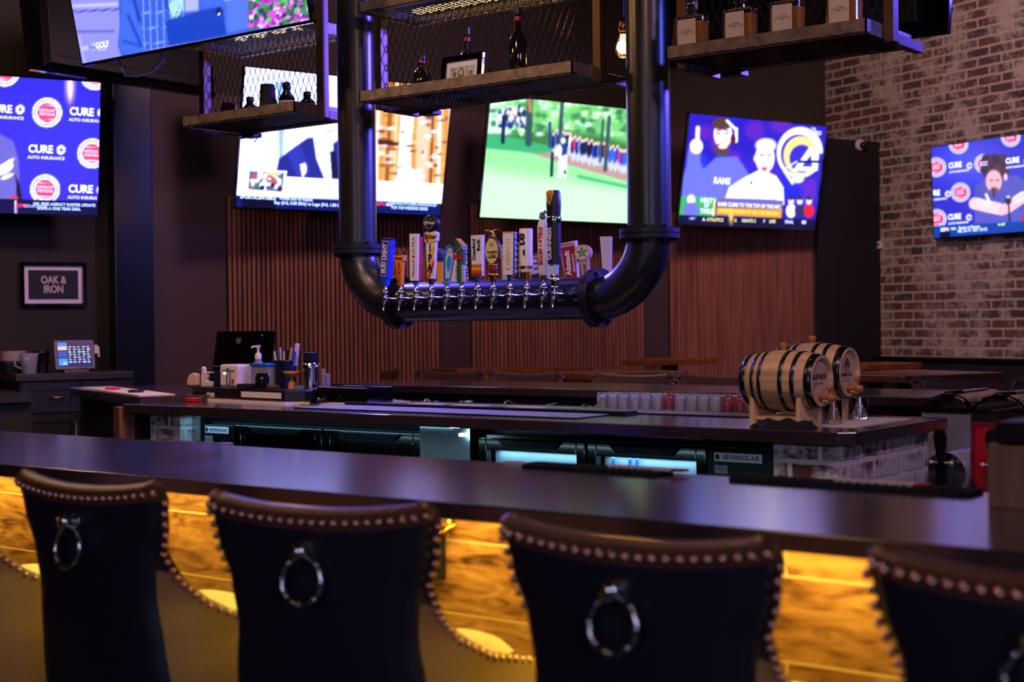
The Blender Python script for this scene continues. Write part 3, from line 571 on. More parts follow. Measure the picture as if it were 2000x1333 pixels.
wb = (NN, NB-.01); wr = (UU, UB-.01)
tv((-6.877, 3.635, 2.011), 65.85, 9.5, 1.22, 'wall television on the far left above the framed sign, blue sponsor backdrop', draw_left, wb)
tv((-5.94, 5.319, 2.063), 73.6, 11.0, 1.32, 'wall television behind the left black pipe, man in a navy suit and timber wall', draw_suit, wb)
tv((-5.386, 6.735, 2.052), 74.2, 10.2, 1.27, 'wall television behind the beer handles showing a bright green golf course', draw_golf, wb)
tv((-4.898, 8.201, 2.054), 72.3, 10.0, 1.27, 'wall television right of the right black pipe, two talk show hosts on blue', draw_hosts, wb)
tv((-3.84, 9.924, 1.985), -22.06, 2.3, 1.12, 'television on the brick wall at the right edge, man with folded arms at a microphone', draw_press, wr)
A = atY(161, 124, 4.1)
tv(tuple(A), 0, 11.5, 1.47, 'large ceiling-hung television at the top left, checked suit and pink flowers', draw_studio, None, 'televisions hung over the bar')
# two sets facing away from the viewer
b0 = atY(70, 131, 4.38); tv((b0.x-.06, b0.y+1.2, b0.z), -90, 10, 1.2, 'dark back of a hanging television at the top left corner, warm lit edge', None, None, 'televisions hung over the bar')
b0 = atY(1852, 60, 5.0); tv((b0.x, b0.y, b0.z), 180, 10, 1.2, 'dark back of a hanging television at the top right by the brick wall', None, None, 'televisions hung over the bar')

# ---------------------------------------------------------------- near bar
ZB = 1.07; YF, YK = 2.168, 2.865
def counter_top(name, x0, y0, x1, y1, label, th=.034, group='dark bar counters'):
    mb = MB(); mb.box((x0, y0, ZB-th), (x1, y1, ZB)); o = mb.build(name, 'counter_dark', bevel=.003)
    return tag(o, label, 'counter', group)
counter_top('bar_counter', -6.0, YF, .7, YK, 'long dark bar counter in the foreground, with stools pushed up to it')
r = root('bar_cabinet', (-2.6, 2.6, 0), 'wood plank front under the near bar counter, lit yellow by a hidden strip', 'bar')
mb = MB(); mb.box((-5.9, 2.43, 0), (.7, 2.80, ZB-.035)); mb.build('carcass', 'paint_black', r)
mb = MB(); mb.box((-5.9, 2.415, .0), (.7, 2.43, ZB-.036)); o = mb.build('plank_front', 'plank_tile', r, label='wood-look planks with pale joints')
o.location = (-.23, 0, .085-0*.158) ; o.location = (0, 0, 0)
mb = MB(); mb.box((-5.9, 2.305, ZB-.043), (.6, 2.325, ZB-.0345)); mb.build('light_strip', 'led_warm', r)
# purse hook and a small black socket under the counter edge
p = atY(880, 1028, 2.41); r = root('purse_hook', p, 'gold double purse hook under the bar counter between two stools', 'hook')
mb = MB(); mb.tube([p+Vector((-.03, -.022, .008)), p+Vector((-.022, -.036, .0)), p+Vector((-.008, -.03, -.014)), p+Vector((0, -.006, -.002)), p+Vector((0, -.002, .012))], .0042)
mb.tube([p+Vector((.03, -.022, .008)), p+Vector((.022, -.036, .0)), p+Vector((.008, -.03, -.014)), p+Vector((0, -.006, -.002)), p+Vector((0, -.002, .012))], .0042); mb.build('prongs', 'gold_brass', r)
mb = MB(); mb.cbox(p+Vector((0, .001, 0)), (.014, .006, .034)); mb.build('plate', 'gold_brass', r, bevel=.002)
p = atY(842, 1078, 2.405); r = root('power_socket', p, 'black power socket on the bar front behind the second stool', 'socket')
mb = MB(); mb.cbox(p, (.07, .02, .115)); mb.build('cover_plate', 'plastic_black', r, bevel=.003)
for k in (1, -1): MB().cbox(p+Vector((0, -.011, .028*k)), (.034, .004, .028)).build('outlet', 'gloss_black', r)

# rubber mats on the serving edge, with printed strips
for k, (x0, x1, lx, lab) in enumerate(((1030, 1280, 1230, 'dark rubber bar mat at the middle of the counter edge, white and red strip'), (1420, 1880, 1680, 'dark rubber bar mat at the right of the counter edge, white strip'))):
    a = atZ(x0, 913+(x0-1030)*.073, ZB).x; b = atZ(x1, 913+(x1-1030)*.073, ZB).x
    y0 = YK-.085; r = root('bar_mat', ((a+b)/2, YK-.06, ZB), lab, 'mat', 'rubber bar mats')
    mb = MB(); mb.box((a, y0, ZB), (b, YK-.005, ZB+.009))
    n = int((b-a)/.02)
    for i in range(n): mb.box((a+.006+i*.02, y0+.01, ZB+.009), (a+.014+i*.02, YK-.03, ZB+.012))
    mb.build('mat', 'rubber_black', r)
    c = atZ(lx, 921+(lx-1230)*.07, ZB+.01).x; hw = .085
    mb = MB(); mb.box((c-hw, YK-.060, ZB+.010), (c+hw, YK-.030, ZB+.0155)); mb.build('white_strip', 'paper_white', r)
    mb = MB(); mb.box((c+hw, YK-.060, ZB+.010), (c+hw+.03, YK-.030, ZB+.0155)); mb.build('red_strip', 'red_plastic', r)
# a short paper strip further left
c = atZ(1000, 904, ZB+.004); tag(MB().box((c.x-.03, YK-.02, ZB), (c.x+.03, YK-.004, ZB+.006)).build('paper_slip', 'paper_white'), 'small pale slip on the bar edge left of the rubber mat', 'paper')
# upturned plastic cups on the ledge behind the bar, only their rims clear the counter
r = root('service_ledge', (-4.5, 2.95, 0), 'steel service ledge on the bartender side of the near bar', 'ledge')
mb = MB(); mb.box((-5.8, YK+.001, .86), (.6, YK+.30, .885)); mb.build('shelf', 'dull_steel', r); mb = MB(); mb.box((-5.8, YK-.045, .0), (.6, YK-.025, .88)); mb.build('support_panel', 'paint_black', r)
for i, x in enumerate((300, 335, 365, 402, 436)):
    q = atY(x, 860+i*1.4, YK+.12); mb = MB(); hh = q.z-.885; mb.F = Matrix.Translation((q.x, q.y, .885))
    mb.lathe([(.040, 0), (.036, hh*.5), (.031, hh), (.028, hh), (.034, hh*.5), (.037, .004)], 20, cap=False); mb.lathe([(.031, hh-.002), (.0315, hh)], 20)
    o = mb.build('plastic_cup', 'glass_frost')
    tag(o, 'upturned clear cup behind the near bar, %s from the left, only its rim showing' % ('first', 'second', 'third', 'fourth', 'fifth')[i], 'cup', 'upturned cups behind the near bar')
# wooden caddy with black lid, cut by the right edge
r = root('wooden_caddy', (-.80, 2.70, ZB), 'wooden box with a black top on the bar counter at the right edge', 'box')
x0 = -.925; mb = MB()
for a in (((x0, 2.64, ZB), (x0+.022, 2.66, ZB+.118)), ((x0, 2.78, ZB), (x0+.022, 2.80, ZB+.118)), ((x0, 2.66, ZB+.0), (x0+.012, 2.78, ZB+.118)), ((x0+.012, 2.645, ZB), (x0+.3, 2.66, ZB+.115)), ((x0+.012, 2.78, ZB), (x0+.3, 2.795, ZB+.115)), ((x0+.28, 2.66, ZB), (x0+.3, 2.78, ZB+.115))): mb.box(*a)
mb.build('crate', 'crate_wood', r, bevel=.003)
mb = MB(); mb.box((x0+.008, 2.648, ZB+.118), (x0+.305, 2.80, ZB+.158)); mb.build('black_lid', 'plastic_black', r, bevel=.006)

# ---------------------------------------------------------------- bar stools
def make_stool(name, ws, label, group, rings=True, hide=('leather_taupe', 'leather_brown')):
    """winged stool facing +Y, its origin on the floor under the seat"""
    st = root(name, (0, 0, 0), label, 'bar stool', group); HT = 1.112
    def half(z):
        k = [(.60, .212), (.70, .212), (.80, .202), (.88, .192), (.96, .200), (1.04, .224), (1.12, .240)]
        for (z0, a), (z1, b) in zip(k, k[1:]):
            if z <= z1: t = (z-z0)/(z1-z0); t = t*t*(3-2*t); return (a+(b-a)*t)*ws
        return k[-1][1]*ws
    def reach(z):
        k = [(.60, .44), (.75, .43), (.775, .36), (.81, .22), (.86, .12), (.92, .05), (.98, .012), (1.12, .004)]
        for (z0, a), (z1, b) in zip(k, k[1:]):
            if z <= z1: t = max(0, (z-z0)/(z1-z0)); return a+(b-a)*t
        return k[-1][1]
    SC = .62                                   # |s| below this is the back panel
    def P(s_, t, off):
        top = HT-.020*max(0, 1-(abs(s_)/SC)**2.2)-(.028*((abs(s_)-SC)/(1-SC))**1.6 if abs(s_) > SC else 0)
        z = .60+t*(top-.60); h = half(z); rr = reach(z); q = abs(s_); sg = 1 if s_ >= 0 else -1
        R_ = .032
        if q <= SC-.08: x = (h-R_)*q/(SC-.08); y = -.235-.018*(1-(q/SC)**2); nx, ny = 0, 1
        elif q <= SC+.08:
            a = (q-SC+.08)/.16*math.pi/2; x = h-R_+R_*math.sin(a); y = -.235+R_-R_*math.cos(a); nx, ny = -math.sin(a), math.cos(a)
        else:
            k = (q-SC-.08)/(1-SC-.08); x = h+.012*k; y = -.235+R_+k*rr; nx, ny = -1, 0
        y -= .03*(z-.8)/.3                                          # the back leans away from the seat
        th = off*(1 if z > .83 else .8)
        return ((x+nx*th)*sg, y+ny*th, z)
    NS, NT = 44, 18
    sm = lambda i: (i/NS*2-1)
    def dome(t): return 1-(1-t)
    v = []; f = []; mats = []; TH = .042
    mb = MB()
    for part in ('back', 'sides'):
        mbp = MB(); vi = {}
        def idx(i, j, o_):
            key = (i, j, o_)
            if key not in vi: vi[key] = len(mbp.v); mbp.v.append(Vector(P(sm(i), j/NT, o_)))
            return vi[key]
        def face(a, m): mbp.f.append(a); mbp.m.append(m); mbp.s.append(True); mbp.c.append([(1, 1, 1)]*4)
        for i in range(NS):
            isb = abs(sm(i+.5)) < SC+.07; JS = 12                 # the dark back wraps the wings above this row
            if part == 'back':
                for j in range(0 if isb else JS, NT): face((idx(i, j, 0), idx(i+1, j, 0), idx(i+1, j+1, 0), idx(i, j+1, 0)), 1 if j == NT-1 else 0)
            if part == 'sides':
                if not isb:
                    for j in range(JS): face((idx(i, j, 0), idx(i+1, j, 0), idx(i+1, j+1, 0), idx(i, j+1, 0)), 0)
                for j in range(NT): face((idx(i, j, TH), idx(i, j+1, TH), idx(i+1, j+1, TH), idx(i+1, j, TH)), 0)
                # rolled rim
                for a_, b_ in ((0, .012), (.012, .030), (.030, TH)):
                    def rim(ii, o_):
                        key = (ii, 'r', o_)
                        if key not in vi:
                            p_ = Vector(P(sm(ii), 1, o_)); p_.z += .010 if 0 < o_ < TH else 0; vi[key] = len(mbp.v); mbp.v.append(p_)
                        return vi[key]
                    face((rim(i, a_), rim(i+1, a_), rim(i+1, b_), rim(i, b_)), 1)
        if part == 'sides':
            for i in (0, NS):
                for j in range(NT): face((idx(i, j, 0), idx(i, j+1, 0), idx(i, j+1, TH), idx(i, j, TH)), 0)
            mbp.build('wing_shell', list(hide), st)
        else: mbp.build('back_panel', ['leather_shaded', 'leather_brown'], st)
    # nailheads: along the top rim and down the wing fronts
    mb = MB(); pts = []
    for k in range(400): pts.append(Vector(P((-1+2*k/399)*(SC+.05), .972, 0))+Vector((0, -.002, 0)))
    for sg in (-1, 1):
        mb = MB()
        pr = [Vector(P(sg, 1-k/200*.9, 0))+Vector((-sg*.002, -.010, -.006)) for k in range(200)]
        pts2 = pr
        acc = 0; last = pts2[0]; mb.sphere(last, .0075, 8, 5)
        for q in pts2[1:]:
            acc += (q-last).length; last = q
            if acc > .021 and q.z > .64: acc = 0; mb.sphere(q, .0075, 8, 5)
        mb.build('nailhead_trim', 'nail_brass', st, fix=False)
    acc = 0; last = pts[0]; mb = MB()
    for q in pts:
        acc += (q-last).length; last = q
        if acc > .0215: acc = 0; mb.sphere(q, .0084, 8, 5)
    mb.build('nailhead_trim', 'nail_brass', st, fix=False)
    # seat cushion with a crowned top
    def seat(u, v_):
        x = (u-.5)*2; y = (v_-.5)*2; e = max(0, 1-abs(x)**6)*max(0, 1-abs(y)**6)
        return (x*.158*ws, .0+y*.195, .772+.05*e**.5)
    mb = MB(); mb.grid(seat, 18, 18); mb.box((-.152*ws, -.195, .70), (.152*ws, .195, .766)); mb.build('seat_cushion', 'leather_lit', st)
    mb = MB(); mb.box((-.195*ws, -.22, .585), (.195*ws, .20, .70)); mb.build('seat_frame', 'leather_shaded', st, bevel=.012)
    for sx in (-1, 1):
        for sy in (-1, 1):
            mb = MB(); mb.cyl((sx*.16*ws, sy*.17-.005, .6), (sx*.2*ws, sy*.21, 0), .022, .014, 10); mb.build('leg', 'dark_wood_leg', st)
    mb = MB(); q = .188*ws
    mb.tube([(-q, -.197, .24), (q, -.197, .24), (q, .197, .24), (-q, .197, .24)], .011, 8, True); mb.build('foot_rail', 'nail_brass', st)
    if rings:
        rp = MB(); yb = -.235-.018-.03*(.995-.8)/.3
        zc = 1.03; rp.lathe([(.020, 0), (.020, .004), (.010, .008), (.009, .016), (.017, .022), (.015, .032), (.002, .036)], 16, Matrix.Translation((0, yb-.0, zc))@Matrix.Rotation(math.pi/2, 4, 'X'))
        k = rp.build('pull_knob', 'chrome', st)
        rg = MB(); T = Matrix.Translation((0, yb-.018, zc-.052))@Matrix.Rotation(math.pi/2-.14, 4, 'X')
        rg.torus((0, 0, 0), .041, .0052, T, 36, 8)
        for a in range(0, 360, 45): rg.sphere(T@Vector((.041*math.cos(math.radians(a)), .041*math.sin(math.radians(a)), 0)), .0062, 8, 6)
        rg.sphere((0, yb-.018, zc-.008), .0085, 8, 6)
        rg.build('pull_ring', 'chrome', k)
    return st
stool = make_stool('bar_stool', 1.0, 'winged leather bar stool furthest left, its lit seat side in frame', 'winged bar stools at the near bar')
spots = [(-3.12, 2.055, 0), (-2.475, 2.055, -.03), (-1.86, 2.045, .17), (-1.165, 2.045, .0), (-.56, 2.06, 0)]
labs = ['', 'winged leather bar stool, first full back from the left, ring seen edge-on', 'winged leather bar stool, second full back from the left, beside the purse hook', 'winged leather bar stool right of centre, below the green reflection on the counter', 'winged leather bar stool cut by the bottom right corner']
stool.location = spots[0][:2]+(0,); stool['label'] = 'winged leather bar stool at the left edge, only its pale seat side visible'
for (x, y, a), l in list(zip(spots, labs))[1:]: again(stool, (x, y, 0), a, l)

# ---------------------------------------------------------------- beer tower
TY, TZ, TR = 4.62, 1.512, .082
XL, XR, ER = -4.377, -2.884, .235
r = root('beer_tower', ((XL+XR)/2, TY, TZ), 'black pipe beer tower hanging from the ceiling over the centre island', 'beer tower')
for x, zt in ((XL, 4.3), (XR, 4.3)):
    mb = MB(); mb.cyl((x, TY, TZ+ER+.012), (x, TY, zt), TR, seg=48, cap=False); mb.build('upright_pipe', 'pipe_black', r)
    sg = 1 if x == XL else -1
    mb = MB(); mb.tube([(x+sg*(ER-ER*math.cos(a)), TY, TZ+ER-ER*math.sin(a)) for a in [math.pi/2*k/20 for k in range(21)]], TR*1.02, 48); mb.build('elbow', 'pipe_black', r)
    def flange(c, ax, nb=8):
        fl = MB(); q = Vector(ax)
        fl.cyl(Vector(c)-q*.019, Vector(c)-q*.0015, .113, seg=40); fl.cyl(Vector(c)+q*.0015, Vector(c)+q*.019, .113, seg=40)
        fl.cyl(Vector(c)-q*.034, Vector(c)-q*.019, .090, seg=40); fl.cyl(Vector(c)+q*.019, Vector(c)+q*.030, .088, seg=40)
        o = fl.build('flange', 'flange_black', r, bevel=.0015)
        u = q.orthogonal().normalized(); v = q.cross(u)
        for k in range(nb):
            b_ = MB(); a = 2*math.pi*(k+.5)/nb; p = Vector(c)+(u*math.cos(a)+v*math.sin(a))*.099
            b_.cyl(p-q*.034, p+q*.030, .0045, seg=8); b_.cyl(p-q*.030, p-q*.019, .0085, seg=6); b_.cyl(p+q*.019, p+q*.027, .0085, seg=6); b_.build('bolt', 'dark_bolt', o)
    flange((x, TY, TZ+ER), (0, 0, 1)); flange((x+sg*ER, TY, TZ), (1, 0, 0))
mb = MB(); mb.cyl((XL+ER, TY, TZ), (XR-ER, TY, TZ), TR, seg=48); mb.build('tap_pipe', 'pipe_black', r)

WHT, NVY, RED, GLD, YEL, BLK, GRN = C(236, 226, 228), C(18, 26, 70), C(190, 24, 34), C(214, 160, 70), C(248, 186, 36), C(20, 19, 20), C(30, 96, 52)
BLU = C(20, 70, 200)
def faucet(t, x, front=True, guinness=False, fy=4.425):
    """tap body: shank, collar, faucet and spout"""
    sg = 1 if front else -1; y = lambda d: TY-sg*d
    zf = TZ+.012; d0 = TY-fy
    mb = MB(); mb.cyl((x, y(.07), zf), (x, y(d0-.02), zf), .0095, seg=16); mb.cyl((x, y(.078), zf), (x, y(.088), zf), .026, .024, seg=24)
    for k in range(4): mb.cyl((x, y(.095+k*.011), zf), (x, y(.103+k*.011), zf), .0155-(k % 2)*.003, seg=20)
    mb.build('shank', 'chrome', t)
    mb = MB(); mb.cyl((x, y(d0-.03), zf), (x, y(d0-.008), zf), .013, seg=18); mb.sphere((x, y(d0), zf+.002), .0145)
    mb.lathe([(.011, 0), (.0125, .008), (.009, .014), (.013, .018), (.013, .024), (.007, .028), (.0075, .048)], 18, Matrix.Translation((x, y(d0), zf+.006)))
    mb.tube([(x, y(d0), zf-.004), (x, y(d0+.006), zf-.018), (x, y(d0+.012), zf-.03), (x, y(d0+.014), zf-.048)], [.011, .0095, .0085, .0075], 14)
    mb.build('faucet', 'chrome', t)
    return Vector((x, y(d0), zf+.054))
def tapthing(x, label, front=True, **k):
    t = root('beer_tap', (x, TY, TZ+.01), label, 'beer tap', 'beer taps along the pipe'); return t, faucet(t, x, front, **k)
HP = lambda p, lean=0, back=0, turn=0: Matrix.Translation(p)@Matrix.Rotation(turn, 4, 'Z')@Matrix.Rotation(lean, 4, 'Y')@Matrix.Rotation(back, 4, 'X')@frame((0, 0, 0), (1, 0, 0), (0, 0, 1))
UPT = Matrix.Rotation(math.pi/2, 4, 'Z')      # words reading upwards
DNT = Matrix.Rotation(-math.pi/2, 4, 'Z')
def at3(x, y, z): return Matrix.Translation((x, y, z))
tapx = [atY(x, 600, 4.425).x for x in (753, 783, 813, 843, 873, 902, 933, 964, 996, 1029, 1062)]
FONTK = dict(bold=.03)
# 1 blue column
t, p = tapthing(tapx[0], 'beer tap with a tall blue column handle, white lettering reading upwards, furthest left')
T = HP(p, .12); mb = MB(T); mb.col = BLU; mb.tbox(.024, .024, .030, .03, .032); mb.col = C(24, 50, 190); mb.tbox(.040, .030, .048, .036, .158, T=at3(0, .03, 0)); mb.col = C(14, 24, 90); mb.tbox(.044, .034, .050, .036, .010, T=at3(0, .186, 0)); o = mb.build('handle', 'print', t, bevel=.002)
mb = MB(T); mb.col = WHT; mb.add([(-.015, .04, .0156), (.015, .04, .0156), (.0185, .184, .0181), (-.0185, .184, .0181)], [(0, 1, 2, 3)]); mb.col = C(16, 50, 176)
mb.add([(-.0135, .042, .0158), (.0135, .042, .0158), (.017, .182, .0183), (-.017, .182, .0183)], [(0, 1, 2, 3)]); mb.col = WHT; mb.text('BUD LIGHT', .029, at3(0, .112, .0186)@UPT, .045, sx=.82); mb.build('label', 'print', o)
# 2 yellow bock with ram
t, p = tapthing(tapx[1], 'short yellow beer tap handle with red stacked letters and a ram head on top')
T = HP(p); mb = MB(T); mb.col = C(240, 150, 20); mb.tbox(.024, .016, .036, .02, .098); mb.mi = 0; mb.tbox(.052, .022, .054, .024, .024, T=at3(0, .098, 0)); o = mb.build('handle', 'print', t, bevel=.002)
mb = MB(T); mb.col = C(190, 30, 20)
for k, ch in enumerate('BOCK'): mb.text(ch, .026, at3(0, .082-k*.0225, .0108), .05)
mb.col = C(40, 24, 20); mb.text('Shiner', .017, at3(0, .110, .0126), .04, shear=.0); mb.build('label', 'print', o)
mb = MB(T); mb.col = C(110, 66, 46); mb.sphere((0, .136, 0), .011, sc=(.9, 1.3, .9)); mb.sphere((0, .126, .008), .007)
for sg in (-1, 1): mb.tube([(sg*.006, .144, 0), (sg*.016, .152, 0), (sg*.024, .146, .002), (sg*.024, .136, .006), (sg*.016, .132, .008)], [.005, .005, .0045, .004, .002], 8)
mb.build('ram_head', 'print', t)
# 3 white board with a red layer
t, p = tapthing(tapx[2], 'tall flat white beer tap handle with a red side and thin dark lettering')
T = HP(p, .02, 0, .12); mb = MB(T); mb.col = BLU; mb.tbox(.018, .018, .018, .018, .018); mb.col = WHT; mb.tbox(.036, .012, .042, .014, .190, T=at3(0, .016, .012)); mb.col = C(178, 22, 26); mb.tbox(.034, .020, .040, .022, .178, T=at3(.003, .016, -.004)); o = mb.build('handle', 'print', t, bevel=.001)
mb = MB(T); mb.col = C(50, 50, 60); mb.text('Michelob', .019, at3(0, .066, .0195)@UPT, .0, shear=.3); mb.text('ULTRA', .020, at3(0, .157, .0195)@UPT, .0, sx=1.15); mb.col = C(200, 30, 40); mb.cbox((0, .113, .0193), (.012, .009, .0006)); mb.build('label', 'print', o)
# 4 IPA with puck
t, p = tapthing(tapx[3], 'tall beer tap handle with stacked navy letters and a black tyre disc on top')
T = HP(p, .03); mb = MB(T); mb.col = C(24, 26, 46); mb.tbox(.016, .016, .02, .02, .022); mb.col = WHT; mb.tbox(.034, .014, .050, .018, .150, T=at3(0, .022, 0)); o = mb.build('handle', 'print', t, bevel=.001)
mb = MB(T); mb.col = YEL; mb.add([(-.016, .03, .0082), (-.005, .024, .0082), (.022, .14, .0094), (.023, .160, .0094), (.010, .150, .0092), (-.019, .07, .0086)], [(0, 1, 2, 3, 4, 5)]); mb.col = C(222, 30, 40); mb.add([(-.014, .024, .0086), (-.002, .024, .0086), (.021, .082, .009), (.020, .104, .0092)], [(0, 1, 2, 3)])
mb.col = NVY
for k, ch in enumerate('IPA'): mb.text(ch, .042, at3(-.001, .144-k*.040, .0102), .05, sx=.85)
mb.build('label', 'print', o)
mb = MB(T); mb.col = WHT; mb.prism([(-.030, .170), (-.020, .166), (.020, .166), (.032, .174), (.034, .206), (.020, .212), (-.020, .210), (-.034, .202)], .022, z0=-.010); q = mb.build('header', 'print', t, bevel=.002)
mb = MB(T); mb.col = YEL; mb.flat([(-.012, .168), (.026, .170), (.026, .190), (.0, .208), (-.020, .206)], .0124); mb.col = C(222, 30, 40); mb.flat([(-.018, .168), (-.006, .168), (-.022, .200), (-.031, .198)], .0126); mb.col = NVY; mb.text('Shiner', .027, at3(0, .190, .0130), .03, shear=.25); mb.build('label', 'print', q)
mb = MB(T); mb.col = BLK; mb.lathe([(.028, -.016), (.035, -.012), (.036, 0), (.035, .012), (.028, .018), (.026, .016)], 32, at3(0, .243, 0)); q = mb.build('tyre_disc', 'print', t)
mb = MB(T); mb.col = C(150, 150, 152); mb.torus((0, .243, .0185), .021, .0009, seg=32, sq=4); mb.torus((0, .243, .0185), .018, .0006, seg=32, sq=4); mb.col = WHT; mb.text('Off Road', .017, at3(0, .245, .020), .03, shear=.35, sx=.95); mb.build('label', 'print', q)
# 5 teal fin seen edge on
t, p = tapthing(tapx[4], 'slim teal and white surfboard shaped beer tap handle seen nearly edge-on')
T = HP(p, .10, 0, .95); mb = MB(T); pl = [(.012, 0), (.017, .04), (.021, .09), (.019, .125), (.012, .148), (0, .156), (-.012, .148), (-.019, .125), (-.021, .09), (-.017, .04), (-.012, 0)]
mb.col = C(30, 100, 140); mb.prism(pl, .012, z0=-.006); mb.cyl((0, -.004, 0), (0, .014, 0), .017, .012); o = mb.build('handle', 'print', t, bevel=.002)
mb = MB(T); mb.col = C(196, 222, 226); mb.flat([(x*.7, .02+y*.8) for x, y in pl], .0065); mb.col = C(60, 150, 200); mb.flat([(x*.45, .05+y*.4) for x, y in pl], .0068); mb.col = C(230, 190, 70); mb.flat([(x*.6, .125+y*.06) for x, y in pl], .0069); mb.build('label', 'print', o)
# 6 green stalk
t, p = tapthing(tapx[5], 'green beer tap handle with slanted gold top and red double cross, white ribs below')
T = HP(p); mb = MB(T); mb.col = GRN; mb.lathe([(.019, 0), (.020, .05), (.018, .10), (.020, .135)], 8, Matrix.Rotation(-math.pi/2, 4, 'X')@Matrix.Rotation(math.pi/8, 4, 'Z')) ; mb.prism([(-.020, .130), (.020, .130), (.018, .146), (-.016, .176), (-.020, .172)], .034, z0=-.017); o = mb.build('handle', 'print', t, bevel=.001)
mb = MB(T); mb.col = GLD; mb.add([(-.015, .178, .017), (.019, .147, .017), (.019, .147, -.017), (-.015, .178, -.017)], [(0, 1, 2, 3)]); mb.tube([(-.014, .120, .0205), (.004, .128, .022), (.019, .146, .018)], .0018, 6); mb.build('gold_trim', 'print', o)
mb = MB(T); mb.col = C(200, 24, 30)
for cx in (-.014, .010): mb.flat([(cx-.013, .092), (cx-.005, .103), (cx-.013, .114), (cx-.004, .114), (cx, .109), (cx+.004, .114), (cx+.013, .114), (cx+.005, .103), (cx+.013, .092), (cx+.004, .092), (cx, .097), (cx-.004, .092)], .0225); mb.prism([(cx-.012, .093), (cx-.004, .103), (cx-.012, .113), (cx+.012, .113), (cx+.004, .103), (cx+.012, .093)], .004, z0=.018)
mb.build('red_crosses', 'print', o)
mb = MB(T); mb.col = WHT
for sg in (-1, 1):
    mb = MB(T); mb.col = WHT
    for k in range(9): mb.cbox((sg*.021, .008+k*.0075, .012), (.012, .0045, .012))
    mb.build('white_ribs', 'print', o)
# 7 Crawford Bock
t, p = tapthing(tapx[6], 'rectangular beer tap handle, white above orange bands, two-line navy lettering')
T = HP(p); mb = MB(T); mb.col = C(20, 60, 90); mb.tbox(.014, .014, .018, .018, .028); mb.col = WHT; mb.tbox(.050, .016, .056, .018, .160, T=at3(.004, .026, 0)); o = mb.build('handle', 'print', t, bevel=.001)
mb = MB(T)
for k, c in enumerate((C(214, 110, 24), C(236, 170, 40), C(210, 90, 24), C(170, 40, 34))): y1 = .072-k*.0115; mb.col = c; mb.add([(-.0215, y1-.0115, .0088), (.0295, y1-.0115, .0088), (.030, y1, .0089), (-.022, y1, .0089)], [(0, 1, 2, 3)])
mb.col = NVY; mb.text('Crawford', .022, at3(-.008, .130, .0098)@UPT, .05, sx=.95); mb.text('Bock', .022, at3(.015, .146, .0098)@UPT, .05); mb.build('label', 'print', o)
# 8 oval lager
t, p = tapthing(tapx[7], 'beer tap handle with a cream oval plate, gold eagle on top and red turned stem')
T = HP(p); mb = MB(T); mb.lathe([(.010, 0), (.014, .018), (.020, .024), (.020, .032), (.015, .036)], 24, Matrix.Rotation(-math.pi/2, 4, 'X')); mb.lathe([(.017, .062), (.019, .066), (.019, .070), (.012, .074)], 24, Matrix.Rotation(-math.pi/2, 4, 'X')); o = mb.build('gold_stem', 'gold_brass', t)
mb = MB(T); mb.col = C(120, 10, 24); mb.lathe([(.015, .036), (.019, .042), (.017, .049), (.019, .056), (.016, .062)], 24, Matrix.Rotation(-math.pi/2, 4, 'X')); mb.build('red_knurl', 'print', t)
mb = MB(T); mb.col = C(90, 54, 22); mb.lathe([(.9, -.010), (1, -.006), (1, .004), (.94, .008)], 36, at3(0, .122, 0)@Matrix.Diagonal((.036, .053, 1, 1))); o = mb.build('oval_plate', 'print', t)
mb = MB(T); mb.col = C(222, 206, 140); mb.disc((0, .122, .0085), .032, .048, seg=36); mb.col = C(60, 44, 20); mb.text('Yuengling', .0145, at3(0, .118, .0095), .03, shear=.25, sx=.95); mb.text('LAGER', .0145, at3(0, .098, .0095), .05); mb.text('TRADITIONAL', .005, at3(0, .107, .0095), .03)
mb.col = C(176, 160, 96); mb.flat([(-.016, .146), (-.008, .142), (0, .134), (.008, .142), (.016, .146), (.008, .150), (0, .156), (-.008, .150)], .0092); mb.build('label', 'print', o)
mb = MB(T); mb.lathe([(.010, .172), (.013, .178), (.006, .186), (.009, .192), (.002, .202)], 18, Matrix.Rotation(-math.pi/2, 4, 'X'))
for sg in (-1, 1): mb.tube([(0, .19, 0), (sg*.012, .200, 0), (sg*.028, .203, 0), (sg*.038, .199, 0)], [.004, .0045, .003, .001], 8)
mb.build('eagle', 'gold_brass', t)
# 9 Karbach
t, p = tapthing(tapx[8], 'three-sided beer tap handle, cream front with gold letters and black side with white letters')
T = HP(p, .02, 0, .22); mb = MB(T); mb.col = C(20, 60, 90); mb.tbox(.014, .014, .018, .018, .028); mb.col = WHT; mb.tbox(.040, .030, .046, .036, .162, T=at3(0, .026, 0)); o = mb.build('handle', 'print', t, bevel=.001)
mb = MB(T); mb.col = C(18, 26, 44); mb.add([(.0205, .027, .0152), (.0205, .027, -.0152), (.0235, .187, -.0182), (.0235, .187, .0182)], [(0, 1, 2, 3)]); mb.col = GLD; mb.cbox((0, .189, 0), (.048, .005, .038)); mb.col = C(224, 180, 110); mb.text('KARBACH', .028, at3(0, .106, .0182)@UPT, .01, sx=.95)
SD = frame((0, 0, 0), (0, 0, -1), (0, 1, 0)); mb.col = WHT
for k, ch in enumerate('KARBACH'): mb.text(ch, .023, at3(.0242, .174-k*.0222, 0)@SD, .05)
mb.build('label', 'print', o)
